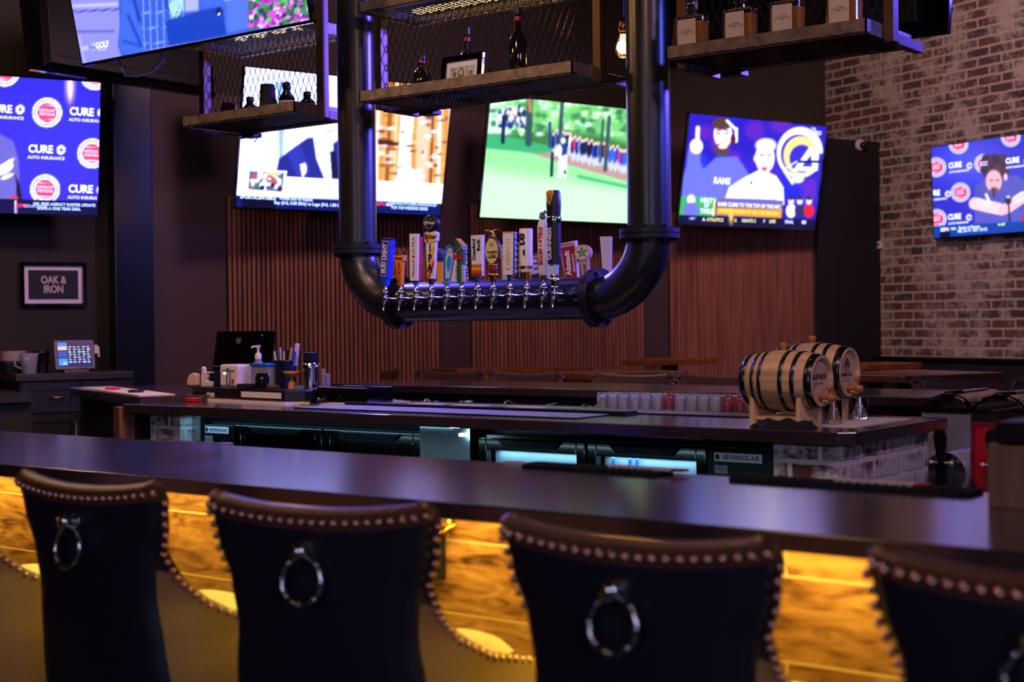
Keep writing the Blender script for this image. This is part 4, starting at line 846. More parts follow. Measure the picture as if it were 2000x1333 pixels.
# 10 white cylinder
t, p = tapthing(tapx[9], 'white round beer tap handle with navy lettering and a gold band')
T = HP(p); RX = Matrix.Rotation(-math.pi/2, 4, 'X'); mb = MB(T); mb.mi = 1; mb.lathe([(.009, 0), (.011, .034)], 20, RX); mb.lathe([(.0235, .046), (.0238, .058)], 32, RX); mb.mi = 0; mb.col = WHT; mb.lathe([(.020, .034), (.023, .038), (.023, .046)], 32, RX); mb.lathe([(.0245, .058), (.026, .196), (.024, .200)], 32, RX); mb.build('handle', ['print', 'gold_brass'], t)
mb = MB(T); tv_, tf_ = text_mesh('Lite', .060, .03, .2, 0, 'CENTER', 1.0); mb.col = C(20, 24, 62)
mb.add([(.0262*math.sin(-v.y/.0262-.3), .134+v.x, .0262*math.cos(-v.y/.0262-.3)) for v in tv_], tf_); mb.build('label', 'print', t, fix=False)
# 11 white rounded column, red letters reading down
t, p = tapthing(tapx[10], 'white rounded beer tap handle with red letters reading down and a grey crest')
T = HP(p); mb = MB(T); mb.col = C(70, 60, 70); mb.lathe([(.010, 0), (.014, .020)], 24, RX@Matrix.Diagonal((1, 1, 1, 1))); mb.col = WHT; mb.lathe([(.012, .018), (.020, .030), (.0215, .10), (.0225, .20), (.018, .222), (.012, .230)], 28, RX@Matrix.Diagonal((1, .8, 1, 1))); mb.build('handle', 'print', t)
mb = MB(T); mb.col = C(196, 26, 44); mb.text('STELLA + ARTOIS', .0235, at3(0, .130, .0186)@DNT, .05, sx=.78); mb.build('label', 'print', t)
mb = MB(T); mb.col = C(110, 112, 104); mb.sphere((0, .240, 0), .014, sc=(1, .8, .8)); mb.tube([(-.014, .236, 0), (-.008, .256, 0), (.004, .250, 0), (.012, .262, 0), (.020, .250, 0)], [.004, .005, .006, .005, .003], 8); mb.sphere((.004, .252, .004), .008); mb.build('crest', 'print', t)
# 12 tall navy column on a taller chrome faucet
x12 = atY(1085, 600, 4.40).x; t, p = tapthing(x12, 'tallest beer tap handle, dark navy column with a gold harp and silver band', fy=4.395)
T = HP(p, .0); mb = MB(T); mb.lathe([(.012, -.035), (.014, -.01), (.018, -.006), (.018, .004), (.013, .008), (.017, .014), (.017, .020), (.012, .024)], 24, RX); mb.build('chrome_base', 'chrome', t)
mb = MB(T); mb.col = C(180, 210, 220); mb.tbox(.026, .022, .030, .024, .040, T=at3(0, .022, 0)); mb.col = C(12, 17, 30); mb.lathe([(.026, .060), (.027, .10), (.027, .212)], 8, RX@Matrix.Rotation(math.pi/8, 4, 'Z')@Matrix.Diagonal((1, .8, 1, 1))); mb.lathe([(.027, .236), (.029, .28), (.028, .325), (.022, .334)], 8, RX@Matrix.Rotation(math.pi/8, 4, 'Z')@Matrix.Diagonal((1, .8, 1, 1))); o = mb.build('handle', 'print', t, bevel=.002)
mb = MB(T); mb.lathe([(.0275, .212), (.029, .216), (.029, .232), (.0275, .236)], 8, RX@Matrix.Rotation(math.pi/8, 4, 'Z')@Matrix.Diagonal((1, .8, 1, 1))); mb.build('silver_band', 'chrome', o)
mb = MB(T); mb.col = WHT; mb.text('GUINNESS', .026, at3(-.006, .135, .0212)@UPT, .03); mb.text('G', .016, at3(0, .043, .0132), .05); mb.build('label', 'print', o)
mb = MB(T); mb.col = C(226, 150, 40); mb.prism([(-.017, .330), (.012, .332), (.015, .322), (.004, .288), (-.002, .278), (-.010, .290), (-.016, .310)], .003, z0=.0215); mb.col = C(120, 70, 16)
for k in range(4): mb.tube([(-.012+k*.006, .322, .0248), (-.003+k*.001, .290, .0248)], .0009, 5)
mb.build('harp', 'print', o)

# the row of taps on the far side of the pipe, seen over it
FYB = 4.815
def rear(px_, label, py=556): x = atY(px_, 600, FYB).x; t = root('beer_tap', (x, TY, TZ+.01), label, 'beer tap', 'beer taps along the pipe'); return t, faucet(t, x, False, fy=2*TY-FYB+.0)
t, p = rear(862, 'blue and yellow beer tap handle half hidden behind the tyre-topped one'); T = HP(p); mb = MB(T); mb.col = C(236, 170, 40); mb.tbox(.03, .02, .034, .02, .10, T=at3(0, .01, 0)); mb.col = C(40, 60, 150); mb.sphere((0, .14, 0), .024, sc=(1, 1.2, .6)); mb.build('handle', 'print', t)
t, p = rear(891, 'white tapered beer tap handle behind the green one'); T = HP(p, -.15); mb = MB(T); mb.col = C(214, 206, 212); mb.tbox(.05, .02, .090, .02, .130, T=at3(.01, .01, 0)); mb.build('handle', 'print', t, bevel=.002)
t, p = rear(930, 'black beer tap handle with white stacked letters left of the white and orange one'); T = HP(p, -.03); mb = MB(T); mb.col = C(18, 22, 40); mb.tbox(.052, .03, .062, .036, .178, T=at3(-.012, .01, 0)); mb.col = WHT
for k, ch in enumerate('KARBACH'): mb.text(ch, .024, at3(-.033, .17-k*.0225, .019), .05)
mb.build('handle', 'print', t)
t, p = rear(988, 'round grey and white beer tap handle behind the oval one'); T = HP(p); mb = MB(T); mb.col = C(190, 186, 196); mb.cyl((.0, .14, -.008), (.0, .14, .012), .030, seg=28); mb.tbox(.02, .014, .03, .016, .12, T=at3(0, .0, 0)); mb.col = C(60, 70, 110); mb.torus((.0, .14, .013), .022, .0015); mb.build('handle', 'print', t)
t, p = rear(1019, 'black and yellow hop patterned beer tap handle behind the white round one'); T = HP(p); mb = MB(T); mb.col = C(30, 30, 36); mb.tbox(.044, .022, .056, .022, .170, T=at3(0, .01, 0)); mb.col = C(190, 180, 40)
for k in range(6): mb.tube([(-.024, .05+k*.023, .0125), (0, .06+k*.023, .014), (.024, .05+k*.023, .0125)], .0028, 6)
mb.tube([(0, .03, .0135), (0, .176, .0135)], .002, 6); mb.build('handle', 'print', t)
t, p = rear(1052, 'navy and orange lantern shaped beer tap handle leaning left'); T = HP(p, -.14); mb = MB(T); mb.col = C(40, 54, 110); mb.tbox(.062, .028, .078, .03, .13, T=at3(0, .0, 0)); o = mb.build('handle', 'print', t, bevel=.003)
mb = MB(T); mb.col = C(226, 140, 30); mb.add([(-.026, .008, .0150), (.026, .008, .0150), (.033, .118, .0158), (-.033, .118, .0158)], [(0, 1, 2, 3)]); mb.col = C(30, 36, 90); mb.add([(-.020, .016, .0154), (.020, .016, .0154), (.026, .108, .0162), (-.026, .108, .0162)], [(0, 1, 2, 3)]); mb.col = C(190, 196, 220); mb.text('E', .075, at3(0, .070, .017), .06); mb.col = C(226, 140, 30); mb.cbox((0, .045, .0166), (.046, .006, .0006)); mb.build('label', 'print', o)
t, p = rear(1079, 'cream beer tap handle between the red-lettered and the navy columns'); T = HP(p, -.08); mb = MB(T); mb.col = C(216, 206, 206); mb.tbox(.03, .02, .042, .022, .165, T=at3(0, .0, 0)); mb.col = C(30, 30, 40); mb.text('PILS', .022, at3(0, .10, .0125)@DNT, .03); mb.build('handle', 'print', t)
t, p = rear(1120, 'red beer tap board with white blackletter and pale border, leaning left'); T = HP(p, -.13); mb = MB(T); mb.col = C(214, 190, 186); mb.tbox(.058, .016, .082, .018, .168, T=at3(0, .0, 0)); o = mb.build('handle', 'print', t, bevel=.001)
mb = MB(T); mb.col = C(142, 24, 30); mb.add([(-.0255, .006, .0083), (.0255, .006, .0083), (.0345, .150, .0092), (-.0345, .150, .0092)], [(0, 1, 2, 3)]); mb.col = WHT; mb.text('Altstadt', .034, at3(-.006, .083, .0102)@UPT, .04, sx=.92); mb.text('BREWERY', .013, at3(.021, .080, .0102)@UPT, .03, sx=1.3); mb.col = C(120, 30, 36); mb.text('SEASONAL', .010, at3(0, .158, .0102), .03, sx=1.2); mb.build('label', 'print', o)
t, p = rear(1147, 'pale wood beer tap handle with a green five-leaf badge on a round end'); T = HP(p, -.10, 0, .30); mb = MB(T); mb.col = C(196, 160, 118); mb.tbox(.028, .022, .034, .026, .096, T=at3(0, .0, 0)); mb.cyl((-.002, .122, -.026), (-.002, .122, .018), .032, seg=30); o = mb.build('handle', 'print', t, bevel=.001)
mb = MB(T); mb.col = C(220, 200, 160); mb.disc((-.002, .122, .0186), .028, .028); mb.col = C(60, 140, 54)
for k in range(5):
    a = math.radians(90+k*72); cx, cy = -.002, .122; d_ = lambda g, q: (cx+q*math.cos(a+g), cy+q*math.sin(a+g)); mb.flat([(cx, cy), d_(-.45, .012), d_(-.25, .018), d_(0, .024), d_(.25, .018), d_(.45, .012)], .0192)
mb.col = C(50, 40, 30); mb.text('APPLE PIE', .016, at3(0, .048, .0142)@DNT, .02, sx=.8); mb.build('label', 'print', o)
t, p = rear(1187, 'plain white square beer tap handle by the right pipe elbow'); T = HP(p, -.02, 0, .5); mb = MB(T); mb.col = C(222, 208, 214); mb.tbox(.030, .030, .046, .046, .180, T=at3(0, .0, 0)); mb.build('handle', 'print', t, bevel=.001)

# ---------------------------------------------------------------- centre island
IX0, IX1, IY0, IY1 = -5.41, -1.875, 4.15, 4.955
mb = MB(); c = .045
mb.prism([(IX0, IY0), (IX1-c, IY0), (IX1, IY0+c), (IX1, IY1), (IX0, IY1)], .040, z0=ZB-.040); o = mb.build('island_counter', 'counter_dark', bevel=.003); tag(o, 'dark counter of the centre island, under the beer tower and two barrels', 'counter', 'dark bar counters')
r = root('island_cabinet', (-3.6, 4.55, 0), 'black cabinet body and whitewashed brick ends under the centre island', 'island base')
z1 = ZB-.0405
mb = MB(); mb.box((IX0+.32, 4.36, 0), (IX1-.33, 4.89, z1)); mb.build('carcass', 'paint_black', r)
mb = MB(); mb.box((-2.165, 4.205, 0), (-1.925, 4.90, z1)); o = mb.build('brick_end', 'brick_pier', r)
mb = MB(); mb.box((-5.285, 4.205, 0), (-5.08, 4.90, z1)); o = mb.build('brick_end', 'brick_pier', r)
MB().box((-3.71, 4.25, 0), (-3.46, 4.355, z1)).build('steel_infill', 'steel', r); MB().box((-5.07, 4.27, 0), (-5.02, 4.355, z1)).build('steel_infill', 'steel', r)
q = atY(903, 850, 4.245); mb = MB(); mb.cbox(q, (.030, .012, .012)); mb.build('cabinet_light', 'led_cool', r, bevel=.003)
lamp('under_island_light', 'POINT', q+Vector((0, -.06, 0)), .55, (.35, .75, 1.0), .02)
lamp('under_island_light', 'AREA', (-4.3, 4.24, z1-.01), .9, (.3, .7, 1.0), 1.5, .03, target=(-4.3, 4.28, .6))
def cooler(x0, x1, label, doors, lbl):
    r = root('bottle_cooler', ((x0+x1)/2, 4.5, 0), label, 'cooler', 'back bar coolers under the island'); zt = .998; yf = 4.275
    mb = MB()
    for a in (((x0, yf+.03, .06), (x0+.03, 4.355, zt)), ((x1-.03, yf+.03, .06), (x1, 4.355, zt)), ((x0, yf+.03, zt-.04), (x1, 4.355, zt)), ((x0, yf+.03, .06), (x1, 4.355, .12))): mb.box(*a)
    mb.box((x0+.03, 4.345, .12), (x1-.03, 4.355, zt-.04)); mb.build('body', 'plastic_black', r, bevel=.003)
    for dx0, dx1, glass in doors:
        mb = MB(); f = .038; zz0, zz1 = .10, .988
        for a in (((dx0, yf, zz0), (dx0+f, yf+.035, zz1)), ((dx1-f, yf, zz0), (dx1, yf+.035, zz1)), ((dx0+f, yf, zz1-f-.008), (dx1-f, yf+.035, zz1)), ((dx0+f, yf, zz0), (dx1-f, yf+.035, zz0+f))): mb.box(*a)
        if not glass: mb.box((dx0+f, yf+.012, zz0+f), (dx1-f, yf+.035, zz1-f))
        o = mb.build('door', 'gloss_black', r, bevel=.003)
        mb = MB(); mb.prism([(dx0+.10, zz1-.004), (dx1-.10, zz1-.004), (dx1-.13, zz1-.032), (dx0+.13, zz1-.032)], .012, frame((0, yf-.002, 0), (1, 0, 0), (0, 0, 1))); mb.build('handle', 'plastic_black', o, bevel=.002)
        if glass:
            mb = MB(); mb.box((dx0+f, yf+.012, zz0+f), (dx1-f, yf+.018, zz1-f-.008)); mb.build('pane', 'glass', o)
            mb = MB(); mb.box((dx0+f, 4.335, zz0+f), (dx1-f, 4.344, zz1-f)); mb.build('interior', 'cooler_inside', r)
            lamp('cooler_light', 'AREA', ((dx0+dx1)/2, 4.315, zz1-.052), .42, (.5, .85, 1.0), dx1-dx0-.12, .02, target=((dx0+dx1)/2, 4.325, .5))
    lx0, lx1 = lbl; mb = MB(); F = facing((0, 0, 0)); zc = .960; p0 = Vector(((lx0+lx1)/2, yf-.001, zc)); w_ = lx1-lx0
    mb = MB(); mb.box((x0 if lx0-x0 < x1-lx1 else lx0-.03, yf, .3), (lx1+.03 if lx0-x0 < x1-lx1 else x1, yf+.035, .985)); o = mb.build('control_panel', 'plastic_black', r, bevel=.003)
    mb = MB(facing(p0)); mb.col = C(226, 238, 246); mb.box((-w_/2, -.0125, 0), (w_/2, .0165, .002)); mb.col = C(20, 40, 60); mb.text('BEVERAGE-AIR', .0225*w_/.178, at3(w_*.07, .002, .0026), .02, sx=.92); mb.disc((-w_*.43, .002, .0026), .008, .010); mb.build('name_plate', 'print', o)
    mb = MB(facing(p0+Vector((-w_*.36, 0, -.038)))); mb.col = C(178, 186, 196); mb.box((-.024, -.015, 0), (.024, .013, .0015)); mb.col = C(40, 44, 54); mb.box((-.019, -.004, .0015), (.019, .004, .002)); mb.text('LISTED', .007, at3(0, .009, .002), .03); mb.text('NSF-7', .006, at3(0, -.010, .002), .03); mb.col = C(200, 206, 214); mb.text('INTERTEK', .007, at3(0, 0, .0024), .05); mb.build('sticker', 'print', o)
    return r
cooler(-5.01, -3.72, 'long black bottle cooler under the left half of the island', [(-4.80, -4.27, False), (-4.26, -3.73, False)], (-4.99, -4.84))
cool2 = cooler(-3.45, -2.175, 'glass-door bottle cooler under the right half of the island, cyan light inside', [(-3.44, -2.95, True), (-2.94, -2.455, True)], (-2.42, -2.242))
for i, (px_, c, nm) in enumerate(((1200, 'glass_blue', 'left'), (1232, 'glass_blue', 'middle'), (1246, 'glass_blue', 'right'))):
    x = atY(px_, 910, 4.32).x; mb = MB(Matrix.Translation((x, 4.318, .76))); mb.lathe([(.014, 0), (.014, .11), (.012, .135), (.006, .155), (.0065, .175)], 14); o = mb.build('bottle', 'blue_plastic')
    tag(o, '%s of the three small blue bottles behind the cooler glass' % nm, 'bottle', 'blue bottles in the cooler')
mb = MB(); mb.box((-3.2, 4.298, .70), (-2.5, 4.336, .76)); mb.build('wire_shelf', 'steel', cool2)
for x, lab in ((atY(690, 865, 4.27), 'small white sticker on the left cooler door'), (atY(772, 868, 4.27), 'longer pale sticker on the left cooler door')):
    pass
# drip trays with grilles and the centre rail
TX0, TX1 = -4.42, -2.985
def tray(y0, y1, x0, x1, label):
    r = root('drip_tray', ((x0+x1)/2, (y0+y1)/2, ZB), label, 'drip tray', 'steel drip trays'); mb = MB(); z = ZB
    mb.box((x0, y0, z), (x1, y1, z+.0015))
    for a in (((x0, y0, z), (x1, y0+.006, z+.006)), ((x0, y1-.006, z), (x1, y1, z+.006)), ((x0, y0, z), (x0+.006, y1, z+.006)), ((x1-.006, y0, z), (x1, y1, z+.006))): mb.box(*a)
    mb.build('pan', 'steel', r)
    mb = MB(); n = int((x1-x0)/.0125)
    for k in range(n): mb.box((x0+.008+k*.0125, y0+.008, z+.003), (x0+.0135+k*.0125, y1-.008, z+.0062))
    mb.build('grille', 'grille_steel', r)
tray(4.265, 4.50, TX0, TX1, 'long steel drip tray on the island in front of the black rail'); tray(4.62, 4.80, TX0+.25, -2.30, 'long steel drip tray on the island behind the black rail')
mb = MB(); mb.box((TX0+.05, 4.515, ZB), (-2.93, 4.60, ZB+.016)); tag(mb.build('tower_rail', 'plastic_black', bevel=.002), 'flat black rail between the two drip trays', 'rail')
for k, (x, l) in enumerate(((-4.02, 'left'), (-3.78, 'middle'), (-3.5, 'right'))):
    mb = MB(); mb.box((x, 4.53, ZB+.016), (x+.16, 4.585, ZB+.019)); tag(mb.build('bar_napkins', 'paper_white'), '%s of the three white slips lying on the black rail' % l, 'paper', 'white slips on the rail')
# upturned rocks glasses
gx0, gx1 = atY(1180, 790, 4.86).x, atY(1448, 795, 4.86).x; g0 = None; n = 13
tag(MB().box((gx0-.04, 4.815, ZB), (gx1+.05, 4.945, ZB+.004)).build('glass_mat', 'rubber_black'), 'black mat under the upturned glasses', 'mat')
for j, y in enumerate((4.85, 4.91)):
    for k in range(n):
        x = gx0+(gx1-gx0)*k/(n-1)+j*.012
        redd = (j == 0 and k in (6, 11, 12))
        nm = 'glass_red' if redd else 'glass_frost'
        lab = ('red tinted upturned glass, %s' % {6: 'in the middle of the front row of glasses', 11: 'second from the right in the front row of glasses', 12: 'at the right end of the front row of glasses'}[k]) if redd else ('upturned clear glass, %s from the left in the %s row behind the drip trays' % (('first', 'second', 'third', 'fourth', 'fifth', 'sixth', 'seventh', 'eighth', 'ninth', 'tenth', 'eleventh', 'twelfth', 'thirteenth')[k], 'front' if j == 0 else 'rear'))
        if g0 is None or redd:
            mb = MB(Matrix.Translation((x, y, ZB+.004))); pr = [(.0255, 0), (.024, .02), (.0222, .058), (.019, .062), (.002, .0625)]
            mb.lathe(pr+[(.002, .057), (.018, .056), (.0215, .02), (.0235, 0)], 20, cap=False); o = mb.build('rocks_glass', nm); tag(o, lab, 'glass', 'upturned glasses on the island')
            if not redd: g0 = o
        else: c = g0.copy(); COL.objects.link(c); c.location = (x, y, ZB+.004); c['label'] = lab

# ---------------------------------------------------------------- hanging bottle shelves
def lattice(mb, F, w_, h_, dx, dy, r_):
    """expanded-metal diamonds over a w x h rectangle"""
    for sg in (-1, 1):
        n = int(w_/dx+h_/dy)+2
        for k in range(-1, n):
            c0 = k*dx if sg < 0 else (k*dx-h_*dx/dy)
            # line x = c0 - sg... param y
            a = []
            x_of = (lambda y: c0-y*dx/dy) if sg < 0 else (lambda y: c0+y*dx/dy)
            y0, y1 = 0, h_
            for lim in (0, w_):
                pass
            if sg < 0: ya, yb = (c0-w_)*dy/dx, c0*dy/dx
            else: ya, yb = -c0*dy/dx, (w_-c0)*dy/dx
            y0, y1 = max(0, ya), min(h_, yb)
            if y1-y0 > 1e-3: mb.tube([F@Vector((x_of(y0), y0, 0)), F@Vector((x_of(y1), y1, 0))], r_, 4)
ZS, SY0, SY1, DZ = 2.346, 4.43, 4.81, .372
def shelf_unit(x0, x1, label, glow):
    r = root('hanging_shelf', ((x0+x1)/2, 4.62, ZS), label, 'shelf', 'metal shelves hung over the bar')
    for z in (ZS, ZS+DZ, ZS+2*DZ):
        mb = MB()
        for a in (((x0, SY0, z), (x1, SY0+.006, z+.047)), ((x0, SY1-.006, z), (x1, SY1, z+.047)), ((x0, SY0, z), (x0+.006, SY1, z+.047)), ((x1-.006, SY0, z), (x1, SY1, z+.047)), ((x0, SY0, z+.001), (x1, SY0+.03, z+.005)), ((x0, SY1-.03, z+.001), (x1, SY1, z+.005))): mb.box(*a)
        o = mb.build('shelf_tray', 'shelf_metal', r)
        mb = MB(); lattice(mb, frame((x0, SY0, z+.006), (1, 0, 0), (0, 1, 0)), x1-x0, SY1-SY0, .058, .021, .0021); mb.build('mesh_floor', 'mesh_metal', o)
    for sg, x in ((-1, x0-.035), (1, x1)):
        mb = MB(); mb.box((x, 4.565, ZS-.012), (x+.035, 4.61, 4.3)); mb.build('post', 'post_bronze', r, bevel=.002)
        mb = MB(); mb.box((x+.002, 4.612, ZS-.016), (x+.033, SY1+.015, ZS+.02)); mb.build('side_beam', 'post_bronze', r, bevel=.002)
    mb = MB(); mb.box((x0+.04, SY1-.05, ZS-.022), (x0+.12, SY1+.01, ZS-.001)); mb.build('clamp', 'mesh_metal', r, bevel=.002)
    mb = MB(); lattice(mb, frame((x0, 4.60, ZS+.03), (1, 0, 0), (0, 0, 1)), x1-x0, 2*DZ, .0345, .078, .0017); mb.build('mesh_back', 'mesh_metal', r)
    return r
zt = ZS+.010
L_ = shelf_unit(-5.31, -4.565, 'hanging mesh shelf left of the beer tower, cups and small bottles on it', 0)
M_ = shelf_unit(-4.18, -3.095, 'hanging metal mesh shelf between the two black pipes, framed banknote on it', 0)
R_2 = shelf_unit(-2.69, -1.935, 'hanging metal shelf right of the beer tower with four square amber bottles', 0)
# warm lamps standing above the mesh of the upper tier
for i, x in enumerate((-5.16, -5.03, -4.90, -4.77)):
    mb = MB(Matrix.Translation((x, 4.66, ZS+DZ+.012))); mb.lathe([(.02, 0), (.02, .03), (.012, .034)], 14); t = root('globe_lamp', (x, 4.66, ZS+DZ+.012), '%s glowing globe lamp above the mesh of the left shelf' % ('leftmost', 'second', 'third', 'rightmost')[i], 'lamp', 'globe lamps on the upper left shelf'); mb.build('socket', 'black_metal', t)
    mb = MB(); mb.sphere((x, 4.66, ZS+DZ+.075), .04); mb.build('globe', 'pendant_glow', t)
t = root('strip_lamp', (-3.75, 4.70, ZS+DZ+.012), 'warm strip lamp lying above the mesh of the middle shelf', 'lamp')
mb = MB(); mb.box((-4.1, 4.68, ZS+DZ+.03), (-3.35, 4.72, ZS+DZ+.045)); mb.build('diffuser', 'pendant_glow', t); mb = MB(); mb.box((-4.12, 4.67, ZS+DZ+.045), (-3.33, 4.73, ZS+DZ+.06)); mb.build('housing', 'black_metal', t)
MB().box((-4.0, 4.50, ZS+DZ+.012), (-3.97, 4.52, ZS+DZ+.013))
def lit(o, l, c, g=None): return tag(o, l, c, g)
# amber square bottles
def square_bottle(px_, label, rz):
    p = atY(px_, 80, 4.515); t = root('tequila_bottle', (p.x, 4.515, zt), label, 'bottle', 'square amber bottles on the right shelf', rz)
    T = Matrix.Translation((p.x, 4.515, zt))@Matrix.Rotation(rz, 4, 'Z')
    mb = MB(T); mb.box((-.056, -.03, 0), (.056, .03, .150)); mb.build('glass_body', 'glass', t, bevel=.007)
    mb = MB(T); mb.box((-.050, -.024, .008), (.050, .024, .128)); mb.build('liquor', 'glass_amber', t, bevel=.004)
    mb = MB(T); mb.lathe([(.020, .150), (.018, .158), (.019, .170), (.016, .172)], 24); mb.build('neck', 'glass', t)
    mb = MB(T); mb.lathe([(.022, .172), (.024, .176), (.021, .184), (.024, .192), (.021, .200), (.023, .210), (.014, .222), (.002, .224)], 10); mb.build('stopper', 'glass', t)
    mb = MB(T@facing((0, -.0305, .038))); mb.col = C(196, 184, 162); mb.box((-.042, -.026, 0), (.030, .098, .0006)); mb.col = C(70, 60, 50)
    for i, ch in enumerate('VOLANDO'):
        a = (i-3)*.26; mb.text(ch, .0095, at3(-.006+.036*math.sin(a), .026+.036*math.cos(a)-.004, .0009)@Matrix.Rotation(-a, 4, 'Z'), .03)
    mb.flat([(-.022, .050), (-.008, .0475), (-.006, .042), (-.004, .0475), (.010, .050), (-.006, .0505)], .0009); mb.box((-.008, .088, .0006), (-.002, .0885, .0009)); mb.build('label', 'print', t)
    mb = MB(T@facing((0, -.031, .036))); mb.col = C(220, 220, 215); mb.box((.004, .0, 0), (.022, .008, .0008)); mb.build('tax_strip', 'print', t)
for px_, l, a in ((1352, 'square bottle of amber tequila, leftmost of the four beside the right pipe', .05), (1446, 'square bottle of amber tequila, second from the left of the four', .02), (1538, 'square bottle of amber tequila, third from the left of the four', .06), (1650, 'square bottle of amber tequila, rightmost of the four, cut by the top edge', .0)): square_bottle(px_, l, a)
# middle shelf: framed note, slim bottles
p = atY(900, 150, 4.49); t = root('framed_banknote', (p.x, 4.49, zt), 'dark picture frame holding a hundred dollar note on the middle shelf', 'picture frame'); T = Matrix.Translation((p.x, 4.49, zt))@Matrix.Rotation(-.12, 4, 'X')@facing((0, 0, 0))
mb = MB(T); w_, h_ = .105, .115
for a in (((-w_, 0, -.01), (w_, .025, .008)), ((-w_, h_, -.01), (w_, h_+.025, .008)), ((-w_, .025, -.01), (-w_+.024, h_, .008)), ((w_-.024, .025, -.01), (w_, h_, .008))): mb.box(*a)
mb.build('frame', 'gloss_black', t, bevel=.002)
mb = MB(T); mb.col = C(226, 226, 240); mb.box((-w_+.02, .02, -.008), (w_-.02, h_+.004, 0)); mb.col = C(150, 158, 140); mb.flat([(-.062, .036), (.062, .036), (.062, .092), (-.062, .092)], .0005); mb.col = C(196, 198, 176); mb.flat([(-.058, .040), (.058, .040), (.058, .088), (-.058, .088)], .0008)
mb.col = C(110, 116, 104); mb.disc((-.004, .064, .0011), .017, .024); mb.col = C(190, 190, 176); mb.disc((-.004, .067, .0014), .009, .013); mb.col = C(90, 96, 88); mb.disc((-.004, .052, .0016), .013, .009); mb.col = C(190, 130, 70); mb.flat([(.022, .040), (.030, .040), (.030, .088), (.022, .088)], .0011)
mb.col = C(100, 110, 96); mb.disc((-.038, .064, .0011), .011, .011); mb.disc((.045, .064, .0011), .010, .010); mb.text('100', .016, at3(-.048, .082, .0013), .03); mb.text('100', .018, at3(.045, .047, .0013), .03); mb.build('banknote', 'print', t)
for px_, yb, l, h_, c in ((824, 4.50, 'small clear bottle by the left post of the middle shelf', .16, 'glass_dark'), (912, 4.72, 'slim dark bottle behind the framed note', .30, 'glass_dark'), (1012, 4.50, 'slim dark bottle with a red neck band right of the framed note', .29, 'glass_dark')):
    p = atY(px_, 130, yb); t = root('liquor_bottle', (p.x, yb, zt), l, 'bottle', 'bottles on the middle shelf'); T = Matrix.Translation((p.x, yb, zt)); k = h_/.29
    mb = MB(T); mb.lathe([(.034, 0), (.036, .008), (.036, .15*k), (.024, .185*k), (.013, .20*k), (.0125, .27*k)], 24); mb.build('glass_body', c, t)
    mb = MB(T); mb.lathe([(.0145, .262*k), (.0145, .29*k)], 16); mb.build('cap', 'plastic_black', t)
    mb = MB(T); mb.lathe([(.0135, .236*k), (.0135, .252*k)], 16); mb.build('neck_band', 'red_plastic', t)
    mb = MB(T@facing((0, -.0365, 0))); mb.col = C(210, 208, 204); mb.box((-.012, .0, 0), (.012, .014, .001)); mb.build('label', 'print', t)
# left shelf: cups and small bottles
for px_, yb, l, r0, h_, m_ in ((446, 4.50, 'short dark upturned tumbler with a blue rim at the left of the left shelf', .040, .085, 'glass_dark'), (523, 4.47, 'tall black upturned cup in the middle of the left shelf', .041, .135, 'rubber_black')):
    p = atY(px_, 190, yb); mb = MB(Matrix.Translation((p.x, yb, zt))); mb.lathe([(r0, 0), (r0*.98, .012), (r0*.80, h_*.93), (r0*.74, h_)], 28); tag(mb.build('cup', m_), l, 'cup', 'cups on the left shelf')
for px_, yb, l, h_ in ((488, 4.56, 'squat amber bottle between the two cups of the left shelf', .11), (560, 4.56, 'amber bottle with a black stopper right of the tall black cup', .15), (600, 4.58, 'short amber jar at the right end of the left shelf', .10)):
    p = atY(px_, 180, yb); t = root('liquor_bottle', (p.x, yb, zt), l, 'bottle', 'small bottles on the left shelf'); T = Matrix.Translation((p.x, yb, zt))
    mb = MB(T); mb.lathe([(.034, 0), (.036, .006), (.036, h_*.55), (.018, h_*.72), (.014, h_*.80)], 22); mb.build('glass_body', 'glass_dark', t); mb = MB(T); mb.lathe([(.0365, h_*.14), (.0367, h_*.46)], 22, cap=False); mb.build('label', 'label_cream', t)
    mb = MB(T); mb.lathe([(.016, h_*.80), (.018, h_*.84), (.018, h_), (.008, h_*1.04)], 14); mb.build('stopper', 'plastic_black', t)
# pendant bulb half hidden by the right pipe
p = Vector((-3.205, 4.95, 2.487)); t = root('pendant_bulb', (p.x, p.y, 4.3), 'clear teardrop filament bulb hanging beside the right black pipe', 'lamp')
mb = MB(Matrix.Translation(p)); mb.lathe([(.002, 0), (.020, .004), (.031, .022), (.033, .040), (.028, .062), (.018, .088), (.014, .112)], 24, cap=False); mb.build('glass_bulb', 'bulb_glass', t)
mb = MB(Matrix.Translation(p))
for k in range(6): a = k*math.pi/3; mb.tube([(.008*math.cos(a), .008*math.sin(a), .095), (.013*math.cos(a+.3), .013*math.sin(a+.3), .022), (.013*math.cos(a+.7), .013*math.sin(a+.7), .024)], .0014, 5)
mb.build('filament', 'filament', t); mb = MB(Matrix.Translation(p)); mb.lathe([(.016, .108), (.019, .116), (.019, .155), (.008, .165)], 18); mb.build('socket', 'gold_brass', t)
mb = MB(); mb.cyl(p+Vector((0, 0, .16)), (p.x, p.y, 4.3), .004, seg=8); mb.build('cord', 'pendant_cord', t)
lamp('pendant_bulb_light', 'POINT', p+Vector((0, 0, .045)), 5, (1, .5, .2), .03)
